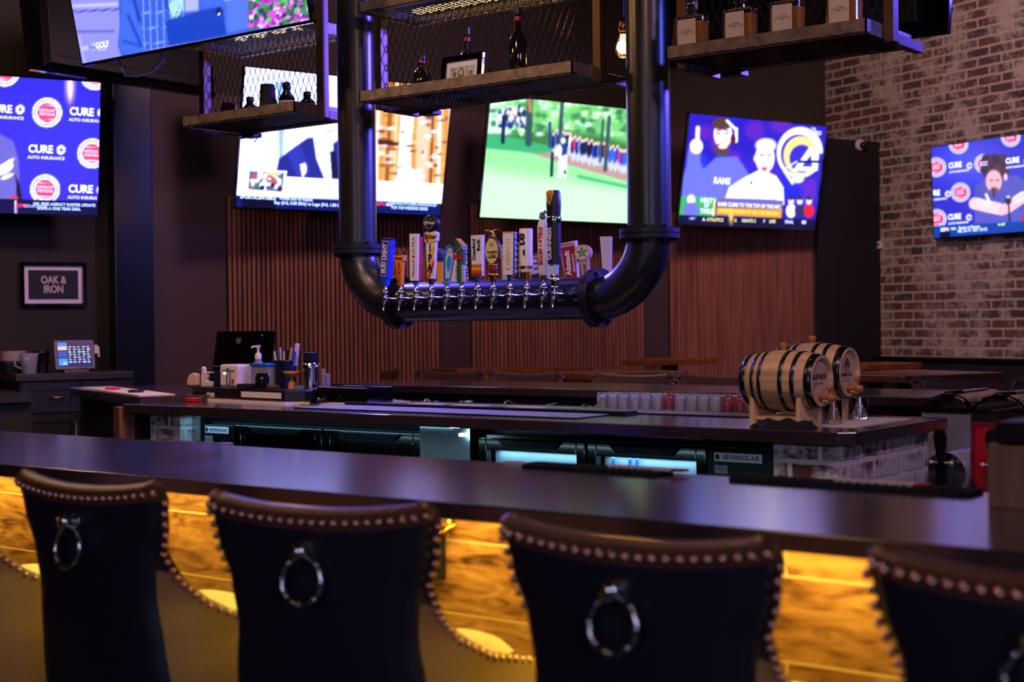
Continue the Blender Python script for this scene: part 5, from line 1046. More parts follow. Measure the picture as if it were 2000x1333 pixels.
# cables
p0 = atY(232, 118, 4.14); p1 = atY(268, 150, 4.14); p2 = atY(322, 118, 4.14); p3 = atY(312, 102, 4.14); p4 = atY(310, 146, 4.14)
tag(MB().tube([p0+Vector((0, 0, .10)), p0, p0.lerp(p1, .5)+Vector((-.02, 0, -.03)), p1, p1.lerp(p2, .5)+Vector((.01, 0, -.02)), p2, p3], .0035, 6).build('television_cable', 'cable_blue'), 'blue cable looping below the large top left television', 'cable')
p0 = atY(521, 243, 4.6); p1 = atY(495, 279, 4.6); tag(MB().tube([p0, p1, p1+Vector((.008, 0, .002)), p0+Vector((.014, 0, 0))], .0015, 5).build('zip_tie', 'plastic_black'), 'thin dark tie hanging in a loop under the left shelf', 'cable tie')

# ---------------------------------------------------------------- far bar and its stools
counter_top('bar_counter', -6.15, 6.19, 1.2, 6.88, 'dark counter of the far side of the bar, brown stool backs behind it', .042)
r = root('service_station', (-3, 6.3, 0), 'black base and steel bartender rail under the far counter', 'bar base')
MB().box((-6.1, 6.33, 0), (1.2, 6.62, ZB-.043)).build('carcass', 'paint_black', r)
MB().box((-6.0, 5.96, .90), (1.0, 6.325, .93)).build('steel_shelf', 'dull_steel', r)
rng2 = np.random.default_rng(3)
xa, xb = atY(745, 780, 6.05).x, atY(1180, 790, 6.05).x
ph = rng2.uniform(0, 6, 12)
def wrap(u, v_): x = xa+(xb-xa)*u; return (x, 5.98+.20*v_, .935+.05*math.sin(v_*math.pi)+.012*math.sin(x*23+v_*4+ph[0])+.009*math.sin(x*41-v_*6+ph[1])+.005*math.sin(x*77+v_*9))
mb = MB(); mb.grid(wrap, 160, 12); tag(mb.build('plastic_wrap', 'gloss_black', fix=False), 'glossy dark plastic covering the speed rail behind the island', 'cover')
xa2, xb2 = atY(1690, 790, 6.05).x, atY(1835, 800, 6.05).x
mb = MB(); mb.grid(lambda u, v_: (xa2+(xb2-xa2)*u, 5.98+.22*v_, .935+.03*math.sin(v_*math.pi)+.01*math.sin(u*37+v_*5)), 50, 8); tag(mb.build('plastic_wrap', 'steel', fix=False), 'shiny steel rail section behind the barrels', 'cover')
fs = make_stool('bar_stool', 1.2, 'brown stool back above the far counter, behind the framed-cup gap', 'stools at the far bar', False, ('leather_dusk', 'leather_dusk'))
far = [(712, 'brown stool back above the far counter, right behind the black caddy'), (872, 'brown stool back above the far counter, below the dark plum column'), (1019, 'brown stool back above the far counter, under the beer pipe flange'), (1229, 'brown stool back above the far counter, in front of the large green-lit table'), (1402, 'brown stool back above the far counter, just left of the barrels'), (1884, 'brown stool back above the far counter, above the drink machine lids')]
for i, (px_, l) in enumerate(far):
    x = atY(px_, 727, 7.2).x
    if i == 0: fs.location = (x, 7.0, 0); fs.rotation_euler = (0, 0, math.pi); fs['label'] = l
    else: again(fs, (x, 7.0, 0), math.pi, l)

# ---------------------------------------------------------------- high tables behind
def high_table(px_, py_, px2, py2, ln, label, zt_=1.10):
    a = atZ(px_, py_, zt_); b = atZ(px2, py2, zt_); ua, na, _ = unz(a); ub, nb_, _ = unz(b); lu = max(.5, ub-ua)
    t = root('high_table', W(ua+lu/2, na+ln/2, 0), label, 'table', 'high tables behind the bar', A0)
    R0 = RW
    mb = MB(RW); mb.box((ua, na, zt_-.042), (ua+lu, na+ln, zt_)); mb.build('tabletop', 'table_wood', t, bevel=.004)
    mb = MB(RW); mb.box((ua+lu/2-.04, na+ln/2-.04, .03), (ua+lu/2+.04, na+ln/2+.04, zt_-.042)); mb.build('post', 'black_metal', t); mb = MB(RW); mb.box((ua+lu/2-.28, na+ln/2-.28, 0), (ua+lu/2+.28, na+ln/2+.28, .03)); mb.build('base', 'black_metal', t)
    return ua, na, lu
high_table(1160, 731, 1395, 727, .62, 'high wood table behind the far counter right of the beer pipe, greenish sheen')
high_table(1768, 735, 2040, 730, .75, 'high wood table at the right, violet sheen, block pattern edge')
high_table(895, 722, 1046, 713, .4, 'high wood table left of centre, orange edge, by the plum column', 1.118)
high_table(1700, 712, 1850, 712, .42, 'small high table farther back at the right under the brick wall')
high_table(1270, 703, 1430, 700, .35, 'narrow high table far back in front of the slats left of the barrels', 1.16)
for px_, n_, a, l in ((1062, 8.35, A0+1.4, 'dark stool turned sideways at the end of the left high table'), ):
    q = atN(px_, 715, n_); again(fs, (q.x, q.y, 0), a, l)
# booth back along the brick wall
t = root('booth_bench', W(UB-.30, 7, 0), 'black high-backed bench along the brick wall', 'bench', None, 0)
mb = MB(RW); mb.box((UB-.10, 5.4, 0), (UB-.02, NB-.07, 1.085)); mb.build('backrest', 'paint_black', t, bevel=.006); mb = MB(RW); mb.box((UB-.6, 5.45, .0), (UB-.10, NB-.1, .46)); mb.build('seat', 'paint_black', t, bevel=.01)
mb = MB(RW); mb.box((UB-.13, 5.36, 0), (UB-.02, 5.40, 1.11)); mb.box((UB-.13, 5.4, 1.085), (UB-.015, NB-.07, 1.11)); mb.build('rail', 'plastic_black', t)

# ---------------------------------------------------------------- things on the walls
a = atN(40, 512, NB-.03); b = atN(170, 600, NB-.03); ua, _, za = unz(a); ub, _, zb = unz(b); F = frame(W((ua+ub)/2, NB-.001, (za+zb)/2), UU, (0, 0, 1)); w_, h_ = (ub-ua)/2, (za-zb)/2
t = root('framed_sign', F.translation, 'framed black sign with pale mat reading Oak & Iron on the left wall', 'sign')
mb = MB(F)
for q in (((-w_, -h_, 0), (w_, -h_+.022, .028)), ((-w_, h_-.022, 0), (w_, h_, .028)), ((-w_, -h_+.022, 0), (-w_+.022, h_-.022, .028)), ((w_-.022, -h_+.022, 0), (w_, h_-.022, .028))): mb.box(*q)
mb.build('frame', 'gloss_black', t, bevel=.002)
mb = MB(F); mb.col = C(236, 214, 226); mb.box((-w_+.02, -h_+.02, 0), (w_-.02, h_-.02, .012)); mb.build('mat_board', 'print', t)
mb = MB(F); mb.col = C(14, 13, 16); mb.box((-w_+.047, -h_+.047, .012), (w_-.047, h_-.047, .013)); mb.col = C(206, 186, 172); mb.text('OAK &', .062, at3(0, .028, .0135), .035, sx=.78); mb.text('IRON', .062, at3(0, -.028, .0135), .035, sx=.78); mb.build('sign_print', 'print', t)
p = atN(1683, 283, NB-.06); t = root('security_camera', p, 'round security camera on the dark panel beside the brick wall', 'camera'); mb = MB(); F = frame(p+NN*.028, UU, (0, 0, 1)); mb.F = F; mb.lathe([(.045, 0), (.048, .01), (.042, .028)], 24); mb.build('base', 'cream_plastic', t)
mb = MB(F); mb.sphere((.008, -.006, .034), .032, 20, 12); mb.build('dome', 'gloss_black', t)
p = atN(1716, 479, NB-.045); t = root('wall_sensor', p, 'small white sensor box at the corner of the brick wall', 'sensor'); mb = MB(RW); u, n, z = unz(p); mb.box((UB-.035, n-.02, z-.03), (UB, n+.02, z+.032)); mb.build('box', 'cream_plastic', t, bevel=.004); mb = MB(RW); mb.box((UB-.037, n-.010, z-.006), (UB-.035, n+.010, z+.012)); mb.build('lens', 'plastic_black', t)

# ---------------------------------------------------------------- cabinet on the left and what stands on it
ZC = zk(1.19); NC = 7.50*K
uc0 = unz(atN(34, 742, NC))[0]; uc1 = 2.052*K
t = root('base_cabinet', W((uc0+uc1)/2, NC+.2, 0), 'tall black base cabinet under the framed sign', 'cabinet')
mb = MB(RW); mb.box((uc0+.01, NC+.02, 0), (uc1, NB-.005, ZC-.04)); mb.build('body', 'cabinet_black', t)
mb = MB(RW); mb.box((uc0-.01, NC-.01, ZC-.04), (uc1, NB-.005, ZC)); mb.build('worktop', 'cabinet_top', t, bevel=.003)
um = unz(atN(158, 820, NC))[0]
def shaker(a, b, nm, hs):
    mb = MB(RW); u0, u1, z0, z1 = a[0], b[0], a[1], b[1]
    mb.box((u0, NC+.008, z0), (u1, NC+.02, z1)); f = .045
    for q in (((u0, NC, z0), (u1, NC+.008, z0+f)), ((u0, NC, z1-f), (u1, NC+.008, z1)), ((u0, NC, z0+f), (u0+f, NC+.008, z1-f)), ((u1-f, NC, z0+f), (u1, NC+.008, z1-f))): mb.box(*q)
    o = mb.build(nm, 'cabinet_black', t)
    for h0, h1, mt in hs: mb = MB(RW); mb.tube([h0+Vector((0, .028, 0)), h0, h1, h1+Vector((0, .028, 0))], .005, 8); mb.build('handle', mt, o)
shaker((uc0+.02, ZC-.22), (um-.004, ZC-.05), 'drawer', [(Vector((um-.17, NC-.028, ZC-.135)), Vector((um-.10, NC-.028, ZC-.135)), 'gold_brass')])
shaker((um+.004, ZC-.22), (uc1-.01, ZC-.05), 'drawer', [])
shaker((uc0+.02, .08), (um-.004, ZC-.23), 'door', [(Vector((um-.035, NC-.028, ZC-.28)), Vector((um-.035, NC-.028, ZC-.62)), 'dull_steel')])
shaker((um+.004, .08), (uc1-.01, ZC-.23), 'door', [(Vector((um+.035, NC-.028, ZC-.28)), Vector((um+.035, NC-.028, ZC-.62)), 'dull_steel')])
# touch screen till
p = atN(147, 722, NC+.12); u, n, _ = unz(p); t = root('touch_till', W(u, NC+.14, ZC), 'small touch screen till glowing blue on the black cabinet', 'till')
F = frame(W(u, NC+.10, ZC+.012), Vector((math.cos(A0+.1), math.sin(A0+.1), 0)), Vector((0, 0, 1))*math.cos(.25)+NN*math.sin(.25)); wq, hq = .118, .182
mb = MB(F); mb.box((-wq, .006, -.03), (wq, hq, -.002)); mb.build('case', 'shelf_metal', t, bevel=.006)
mb = MB(F); mb.col = C(16, 28, 96); mb.box((-wq+.014, .022, -.002), (wq-.014, hq-.012, .0004)); z = .0008
def bar(x0, y0, x1, y1, c): mb.col = tuple(q*1.5 for q in C(*c)); mb.flat([(x0, y0), (x1, y0), (x1, y1), (x0, y1)], z)
bar(-.098, .12, -.045, .165, (60, 120, 220)); bar(-.098, .122, -.045, .142, (250, 200, 60)); bar(-.098, .03, -.045, .07, (60, 130, 230)); bar(-.072, .032, -.045, .05, (160, 220, 250)); bar(-.098, .076, -.045, .115, (30, 70, 160)); z = .0012
for c_ in range(5):
    for r_ in range(7): bar(-.036+c_*.027, .045+r_*.015, -.036+c_*.027+.018-.004*((r_+c_) % 3), .052+r_*.015, [(190, 220, 250), (120, 180, 240), (230, 160, 140), (130, 200, 170)][(c_ if r_ == 5 else r_) % 4])
mb.build('screen', 'screen', t, fix=False)
mb = MB(RW); mb.box((u-.07, NC+.08, ZC), (u+.07, NC+.20, ZC+.014)); mb.tube([(u, NC+.16, ZC+.01), (u, NC+.16, ZC+.09)], .02, 10); mb.build('stand', 'shelf_metal', t, bevel=.003)
mb = MB(F); mb.box((wq+.004, .10, -.03), (wq+.022, .15, -.01)); mb.tube([(wq+.01, .15, -.02), (wq+.03, .14, -.02), (wq+.03, .08, -.02)], .006, 8); mb.build('card_reader', 'cream_plastic', t)
for px_, n_, rr, hh, m_, l in ((57, NC+.09, .05, .115, 'glass_frost', 'frosted plastic pitcher on the cabinet, left of the till'), (80, NC+.19, .05, .125, 'glass_dark', 'brown plastic pitcher just behind the frosted one')):
    p = atN(px_, 730, n_); u, n, _ = unz(p); t = root('pitcher', W(u, n_, ZC), l, 'pitcher', 'pitchers on the cabinet'); T = Matrix.Translation(W(u, n_, ZC))
    mb = MB(T); mb.lathe([(rr*.78, 0), (rr, hh*.9), (rr*1.1, hh), (rr*1.02, hh), (rr*.92, hh*.88), (rr*.70, .006), (.001, .006)], 24); mb.build('body', m_, t)
    q = -UU*rr; mb = MB(T); mb.tube([q*.95+Vector((0, 0, hh*.85)), q*1.6+Vector((0, 0, hh*.75)), q*1.55+Vector((0, 0, hh*.4)), q*.85+Vector((0, 0, hh*.25))], .006, 8); mb.build('handle', m_, t)
p = atN(22, 735, 7.7); u, _, _ = unz(p); uq = uc0+.03
for k in range(6):
    mb = MB(Matrix.Translation(W(uc0+.06, NB-.14, ZC+.062+k*.0105))); mb.lathe([(.05, 0), (.075, .006), (.077, .0095), (.05, .005)], 28); tag(mb.build('plate', 'cream_plastic'), ['white plate, lowest of the stack on the black box', 'white plate, second from the bottom of the stack', 'white plate, third from the bottom of the stack', 'white plate, third from the top of the stack', 'white plate, second from the top of the stack', 'white plate, topmost of the stack on the black box'][k], 'plate', 'stack of white plates')
mb = MB(RW); mb.box((uc0-.0, NB-.25, ZC), (uc0+.15, NB-.03, ZC+.06)); tag(mb.build('plate_box', 'plastic_black', bevel=.004), 'black box under the white plates, left of the pitchers', 'box')
mb = MB(RW); mb.box((uc0-1.2, NC-.45, .0), (uc0-.02, NB-.01, 1.03)); mb.box((uc0-1.2, NC-.5, 1.03), (uc0-.015, NB-.01, 1.07)); tag(mb.build('side_counter', 'paint_black'), 'low dark counter cut by the left edge of the frame, beside the cabinet', 'counter')

# ---------------------------------------------------------------- angled counter at the left end of the bar
ZL = 1.10; a = atZ(145, 757, ZL); b = atZ(262, 777, ZL); ua, na, _ = unz(a); ub, nb_, _ = unz(b); n1 = min(na, NC-.03)
t = root('wait_station', W(1.95, 7.0, 0), 'dark angled counter with a wooden post left of the island, papers on it', 'counter')
mb = MB(RW); u0 = (ua+ub)/2; mb.box((u0, nb_, ZL-.045), (u0+.52, n1, ZL)); mb.build('top', 'counter_dark', t, bevel=.003)
q = atX(243, 800, -5.55); uq, nq, _ = unz(atN(243, 800, nb_+.10)); mb = MB(RW); mb.box((uq-.035, nb_+.06, 0), (uq+.035, nb_+.16, ZL-.046)); mb.build('wooden_post', 'post_wood', t)
mb = MB(RW); mb.box((u0+.05, nb_+.18, 0), (u0+.46, n1-.06, ZL-.046)); mb.build('base_panel', 'paint_black', t)
mb = MB(RW); mb.box((u0+.03, nb_+.12, ZL), (u0+.20, n1-.1, ZL+.004)); tag(mb.build('paper_sheets', 'paper_white'), 'pale sheets spread along the angled counter at the left', 'paper')
mb = MB(RW); k = n1-.55; mb.prism([(u0+.05, k), (u0+.09, k-.06), (u0+.13, k+.01), (u0+.12, k+.07), (u0+.07, k+.06)], .010, z0=ZL+.004); tag(mb.build('pink_marker_pad', 'pink_plastic'), 'bright pink pad on the papers of the angled counter', 'pad')
mb = MB(RW); mb.lathe([(.035, 0), (.042, .010), (.03, .012)], 20, Matrix.Translation((u0+.1, nb_+.42, ZL+.0045))); tag(mb.build('ash_dish', 'gloss_black'), 'small dark dish on the papers of the angled counter', 'dish')

# ---------------------------------------------------------------- barrels, their stands and glasses
def barrel(px_h, py_h, Y, px_back, label, words, idx):
    """small cask lying along X; (px_h, py_h) is where the middle of its front head shows"""
    c = atY(px_h, py_h, Y); R0 = .083; L = .262; RB = .101; xh = c.x; zc = c.z; x0 = xh-L
    t = root('barrel', (xh-L/2, Y, ZB), label, 'barrel', 'small oak barrels on the island'); T = Matrix.Translation((x0, Y, zc))
    prof = []
    for i in range(25): s_ = i/24; prof.append((R0+(RB-R0)*(1-(2*s_-1)**2), s_*L))
    mb = MB(T); mb.lathe([(R0-.010, .004), (R0-.010, 0)]+prof+[(R0-.010, L), (R0-.010, L-.014)], 48, axis='x', cap=False); mb.build('staves', 'barrel_wood', t)
    for x in (.014, L-.014): mb = MB(T); mb.lathe([(R0-.009, x-.004), (R0-.009, x+.001)], 40, axis='x'); o = mb.build('head', 'barrel_head', t)
    rad = lambda x: R0+(RB-R0)*(1-(2*x/L-1)**2)
    for x, wd in ((.012, .024), (.052, .012), (.080, .012), (L-.105, .014), (L-.064, .014), (L-.014, .024)):
        mb = MB(T); mb.lathe([(rad(x-wd/2)+.0005, x-wd/2), (rad(x-wd/2)+.0022, x-wd/2), (rad(x+wd/2)+.0022, x+wd/2), (rad(x+wd/2)+.0005, x+wd/2)], 48, axis='x', cap=False); mb.build('hoop', 'hoop_metal', t)
    mb = MB(T); mb.lathe([(.008, RB-.006), (.010, RB+.006), (.0125, RB+.010), (.0125, RB+.020), (.009, RB+.024)], 18, Matrix.Translation((L*.47, 0, 0))); mb.build('bung', 'spigot_wood', t)
    mb = MB(T@Matrix.Translation((L-.012, 0, -.050))); mb.cyl((-.01, 0, 0), (.048, 0, -.004), .010, .0085, 16); mb.sphere((.038, 0, -.003), .0135); mb.cyl((.050, 0, -.004), (.056, 0, -.005), .0115, .010, 16); o = mb.build('spigot', 'spigot_wood', t)
    mb = MB(T@Matrix.Translation((L-.012, 0, -.050))); mb.cyl((.036, 0, .006), (.036, 0, .022), .0055, seg=12); mb.sphere((.036, 0, .028), .0125, sc=(.7, 1.15, .9)); mb.cyl((.038, 0, -.010), (.038, 0, -.022), .006, .005, 12); mb.build('tap_key', 'spigot_wood', o)
    F = T@frame((L-.0125+.0, 0, 0), (0, 1, 0), (0, 0, 1)); mb = MB(F); mb.col = C(60, 34, 30)
    if idx == 0:
        mb.text('BLUE NOTE', .0235, at3(0, .014, .0004), .045, sx=.86); mb.text('JUKE JOINT WHISKEY', .0065, at3(0, -.008, .0004), .03)
    else:
        mb.flat([(-.022, .018), (-.018, .034), (0, .052), (.018, .034), (.022, .018), (.016, .014), (.014, .032), (0, .044), (-.014, .032), (-.016, .014)], .0004); mb.flat([(-.012, .010), (-.008, .034), (.006, .040), (.012, .030), (.010, .008), (.004, .024), (-.003, .024), (-.005, .006)], .0004); mb.flat([(-.026, .004), (.026, .004), (.026, .006), (-.026, .006)], .0004)
        mb.text('WHISKEY TRAIL', .0155, at3(0, -.008, .0004), .045, sx=.72); mb.torus((0, -.026, .0004), .012, .0006, seg=20, sq=4, sc=(1.4, .4))
    mb.build('brand_mark', 'print', t)
    # stand
    st = root('barrel_stand', (xh-L/2, Y, ZB), 'pale wooden cradle under the %s barrel' % ('front' if idx == 0 else 'rear'), 'stand', 'wooden barrel cradles')
    hb = zc-ZB
    for x in (x0+.045, xh-.050):
        pl = [(-.078, 0)]+[(-.028+.056*k/8, .022*math.sin(math.pi*k/8)) for k in range(9)]+[(.078, 0), (.078, hb-.045)]
        rr = rad(x-x0)+.0015
        for k in range(13): a = math.radians(-42+(-96)*k/12); pl.append((rr*math.cos(a), hb+rr*math.sin(a)))
        pl.append((-.078, hb-.045)); mb = MB(frame((x-.008, Y, ZB), (0, 1, 0), (0, 0, 1))); mb.prism(pl, .016); mb.build('end_board', 'stand_wood', st)
    for sy in (-1, 1): mb = MB(); mb.box((x0+.052, Y+sy*.055-.009, ZB+.022), (xh-.058, Y+sy*.055+.009, ZB+.034)); mb.build('rail', 'stand_wood', st)
barrel(1607, 745, 4.345, 0, 'small oak barrel with black hoops in front, its head marked Blue Note', '', 0)
barrel(1661, 728, 4.60, 0, 'small oak barrel behind the other, house emblem burnt on its head', '', 1)
mb = MB(); a = atZ(1570, 829, ZB); mb.box((-2.13, 4.375, ZB), (-1.955, 4.82, ZB+.003)); tag(mb.build('placemat', 'paper_white'), 'pale mat at the right end of the island, under two ribbed glasses', 'mat')
for px_, py_, l in ((1623, 828, 'ribbed clear tasting glass on the mat in front of the front barrel'), (1674, 821, 'ribbed clear tasting glass on the mat below the rear barrel')):
    p = atZ(px_, py_, ZB+.003); p = Vector((p.x, p.y+.02, ZB+.0035)); mb = MB(Matrix.Translation(p)); pr = [(.024, 0), (.027, .004), (.0285, .075), (.0265, .075), (.024, .014), (.002, .012)]
    n = 24; v = []; f = []
    for r_, h_ in pr:
        for k in range(n*2): a = math.pi*k/n; q = r_+(.0012 if k % 2 and h_ < .06 and r_ > .0235 else 0); v.append((q*math.cos(a), q*math.sin(a), h_))
    m2 = 2*n
    for i in range(len(pr)-1):
        for k in range(m2): f.append((i*m2+k, i*m2+(k+1) % m2, (i+1)*m2+(k+1) % m2, (i+1)*m2+k))
    mb.add(v, f, True); mb.add(v[:m2], [tuple(range(m2))[::-1]]); tag(mb.build('tasting_glass', 'glass'), l, 'glass', 'tasting glasses by the barrels')
# folded dark cloth
a = atZ(1520, 838, ZB)
def cloth(u, v_):
    r_ = max(abs(u-.5), abs(v_-.5))*2; e = max(0, 1-r_**3); x = (u-.5)*.20; y = (v_-.5)*.085
    return (a.x+x+.006*math.sin(v_*9), a.y+.028+y+.005*math.sin(u*14), ZB+.0005+.024*e**.6*(1+.22*math.sin(u*19+v_*5)+.18*math.sin(u*7-v_*13)))
mb = MB(); mb.grid(cloth, 44, 24); tag(mb.build('bar_towel', 'cloth_black'), 'crumpled black towel in front of the barrel cradle', 'towel')

# ---------------------------------------------------------------- frozen drink machine with two bowls
MY = 5.18
t = root('frozen_drink_machine', (-1.72, MY+.2, 0), 'two-bowl frozen drink machine right of the island, right bowl full of red slush', 'drink machine')
mb = MB(); mb.box((-2.10, MY-.02, .0), (-1.42, MY+.46, .74)); mb.build('housing', 'steel', t, bevel=.01)
mb = MB(); mb.box((-2.12, MY-.16, .70), (-1.40, MY-.03, .735)); mb.build('drip_pan', 'plastic_black', t, bevel=.004)
for i, (px0, px1) in enumerate(((1803, 1894), (1897, 1995))):
    xa_ = atY(px0, 815, MY).x; xb_ = atY(px1, 815, MY).x; xa_ = [-2.058, -1.868][i]; xb_ = xa_+.182; xc = (xa_+xb_)/2; zt_ = 1.075
    w_ = (xb_-xa_)/2
    def tankpoly(e=0, top=zt_): return [(xa_+e, .76+w_), (xa_+e, top), (xb_-e, top), (xb_-e, .76+w_)]+[(xc+(w_-e)*math.cos(q), .76+w_+(-(w_-e))*math.sin(q)) for q in [math.pi*k/14 for k in range(1, 14)]]
    FT = frame((0, MY+.42, 0), (1, 0, 0), (0, 0, 1))
    if i == 1:
        mb = MB(FT); mb.prism(tankpoly(.006, 1.022), .40); mb.build('red_slush', 'slush_red', t)
    mb = MB(FT); mb.prism(tankpoly(0), .42); mb.build('bowl', 'glass' if i else 'glass_frost', t)
    mb = MB(); mb.cyl((xc, MY+.40, .76+w_), (xc, MY-.012, .76+w_), .076, seg=40); mb.build('freezing_drum', 'chrome' if i == 0 else 'red_plastic', t)
    mb = MB(FT)
    pl = [(xa_-.006, zt_-.006), (xb_+.006, zt_-.006), (xb_+.008, zt_+.018), (xb_-.012, zt_+.050), (xb_-.05, zt_+.066), (xc-.01, zt_+.068), (xa_+.03, zt_+.050), (xa_+.002, zt_+.024)]
    mb.prism(pl, .440, z0=-.01); mb.build('lid', 'gloss_black', t, bevel=.014)
    mb = MB(FT); mb.prism([(xa_+.045, zt_+.056), (xb_-.05, zt_+.066), (xb_-.055, zt_+.076), (xa_+.055, zt_+.070)], .26, z0=.08); mb.build('lid_handle', 'gloss_black', t, bevel=.004)
    mb = MB(); mb.box((xc-.022, MY-.045, .80), (xc+.022, MY+.0, .90)); mb.cyl((xc, MY-.03, .80), (xc, MY-.03, .74), .014, seg=14); o = mb.build('tap', 'plastic_black', t, bevel=.003)
    mb = MB(Matrix.Translation((xc, MY-.046, .885))@Matrix.Rotation(math.pi/2+.10, 4, 'X')@Matrix.Scale(1, 4)); mb.prism([(-.010, 0), (.010, 0), (.020, .065), (.024, .10), (.020, .125), (.008, .137), (-.008, .137), (-.020, .125), (-.024, .10), (-.020, .065)], .018, z0=-.009); mb.build('tap_handle', 'plastic_black', o, bevel=.004)
    for sg in (-1, 1): mb = MB(); mb.cyl((xc+sg*.012, MY-.048, .893), (xc+sg*.034, MY-.048, .893), .0035, seg=8); mb.sphere((xc+sg*.038, MY-.048, .893), .0085); mb.build('wing_screw', 'cream_plastic', o)
    F = facing((xc+(-.03 if i == 0 else .0), MY-.0012, 1.012 if i == 0 else 1.026)); mb = MB(F)
    if i == 0:
        mb.col = C(214, 206, 200); mb.box((-.026, -.016, 0), (.026, .016, .001)); mb.col = C(40, 40, 44)
        for k in range(4): mb.text('KEEP BOWL COVERED', .0048, at3(0, .011-k*.0072, .0014), .02)
    else: mb.col = C(236, 210, 20); mb.flat([(-.013, -.012), (.013, -.012), (.0, .013)], .001); mb.col = C(20, 20, 20); mb.text('!', .014, at3(0, -.004, .0014), .04)
    mb.build('sticker', 'print', t)
tag(MB().box((-1.62, 3.15, .93), (-1.10, 3.17, .955)).build('steel_edge', 'steel'), 'steel ledge edge catching blue light, left of the wooden box', 'ledge')

# ---------------------------------------------------------------- clutter at the left end of the island
def onz(px_, py_, z=ZB): return atZ(px_, py_, z)
MBt = lambda p: MB(Matrix.Translation(p))
ZT = ZB+.064
mb = MB(); mb.prism([(-5.36, 4.50), (-4.66, 4.44), (-4.62, 4.52), (-4.60, 4.80), (-5.30, 4.86), (-5.38, 4.70)], .012, z0=ZB); tag(mb.build('menu_stack', 'paper_white'), 'pale menus lying flat under the black tray, left end of the island', 'menus')
t = root('service_tray', (-4.98, 4.65, ZB+.012), 'wide black tray holding the till clutter at the left end of the island', 'tray')
mb = MB(); mb.prism([(-5.37, 4.52), (-4.67, 4.45), (-4.61, 4.52), (-4.60, 4.80), (-5.31, 4.87), (-5.39, 4.70)], .052, z0=ZB+.012); mb.build('tray', 'plastic_black', t, bevel=.006)
mb = MB(); mb.prism([(-4.98, 4.477), (-4.69, 4.449), (-4.69, 4.4475), (-4.98, 4.4755)], .026, z0=ZB+.026); mb.build('label_strip', 'paper_white', t)
mb = MB(); mb.prism([(-5.25, 4.506), (-5.19, 4.500), (-5.19, 4.4985), (-5.25, 4.5045)], .020, z0=ZB+.02); mb.build('tag', 'board_cream', t)
# till monitor seen from behind
t = root('till_monitor', (-5.22, 4.80, ZT), 'till monitor seen from behind at the left end of the island, orange lit top edge', 'monitor')
p = atY(474, 690, 4.80); F = frame((p.x, 4.80, 1.292), (-math.cos(.05), -math.sin(.05), 0), (0, .18, 1)); mb = MB(F); mb.box((-.195, -.098, -.004), (.195, .105, .018)); mb.prism([(-.16, -.08), (.16, -.08), (.15, .08), (-.15, .08)], .03, z0=-.034); mb.build('housing', 'gloss_black', t, bevel=.008)
mb = MB(F); mb.box((-.180, -.085, .018), (.180, .092, .0185)); mb.build('screen', 'paint_navy', t)
mb = MB(F); mb.cyl((0, .05, -.034), (0, .05, -.038), .016, seg=20); mb.build('badge', 'shelf_metal', t)
mb = MB(); mb.box((p.x-.03, 4.79, ZT), (p.x+.03, 4.83, 1.25)); mb.box((p.x-.10, 4.73, ZT), (p.x+.10, 4.89, ZT+.012)); mb.build('stand', 'plastic_black', t, bevel=.004)
def ob(px_, Y, w_, h_, dp, name, mat, label, cat, z=ZT, bev=.004, rz=0, group=None):
    x = atY(px_, 740, Y).x; mb = MB(Matrix.Translation((x, Y, z))@Matrix.Rotation(rz, 4, 'Z')); mb.box((-w_/2, -dp/2, 0), (w_/2, dp/2, h_)); return tag(mb.build(name, mat, bevel=bev), label, cat, group)
# white printer, tape dispenser, pale shapes
t = root('receipt_printer', atY(462, 740, 4.63), 'white receipt printer on the tray in front of the monitor', 'printer'); x = t.location.x; t.location = (x, 4.63, ZT)
mb = MB(); mb.box((x-.062, 4.58, ZT), (x+.062, 4.69, ZT+.105)); mb.build('case', 'cream_plastic', t, bevel=.01); mb = MB(); mb.box((x-.04, 4.577, ZT+.075), (x+.04, 4.582, ZT+.078)); mb.build('paper_slot', 'plastic_black', t)
mb = MB(); mb.box((x-.030, 4.576, ZT+.062), (x-.016, 4.581, ZT+.066)); mb.build('status_light', 'led_cool', t)
mb = MB(); mb.box((x+.026, 4.575, ZT+.02), (x+.038, 4.581, ZT+.038)); mb.build('red_sticker', 'red_plastic', t)
x = atY(446, 740, 4.55).x; pts = [(x-.010, 4.55, ZT+.002), (x-.010, 4.55, ZT+.075)]+[(x-.010*math.cos(k*math.pi/8), 4.55, ZT+.075+.012*math.sin(k*math.pi/8)) for k in range(1, 8)]+[(x+.010, 4.55, ZT+.075), (x+.010, 4.55, ZT+.002)]
tag(MB().tube(pts, .0035, 8).build('wire_hook', 'dull_steel'), 'bent wire loop standing before the white printer', 'hook')
mb = MB(); x = atY(405, 740, 4.60).x; F = frame((x, 4.60, ZT), (1, 0, 0), (0, 0, 1)); mb.F = F; mb.prism([(-.028, 0), (.045, 0), (.048, .022), (.020, .024), (.004, .030), (.016, .045), (.014, .060), (.050, .064), (.050, .068), (-.006, .070), (-.004, .084), (-.014, .094), (-.026, .088), (-.022, .070), (-.028, .05)], .016); tag(mb.build('tape_dispenser', 'cream_plastic', bevel=.002), 'pale tape dispenser left of the white printer', 'dispenser')
mb = MB(); x = atY(383, 740, 4.66).x; mb.F = frame((x, 4.66, ZT), (1, 0, 0), (0, 0, 1)); mb.prism([(-.035, 0), (.03, 0), (.03, .055), (.005, .060), (-.018, .050), (-.035, .022)], .03); tag(mb.build('napkin_holder', 'barrel_head', bevel=.004), 'tan napkin holder at the left end of the black tray', 'napkin holder')
ob(425, 4.66, .06, .075, .05, 'card_box', 'paint_navy', 'small dark box between the tape dispenser and the printer', 'box')
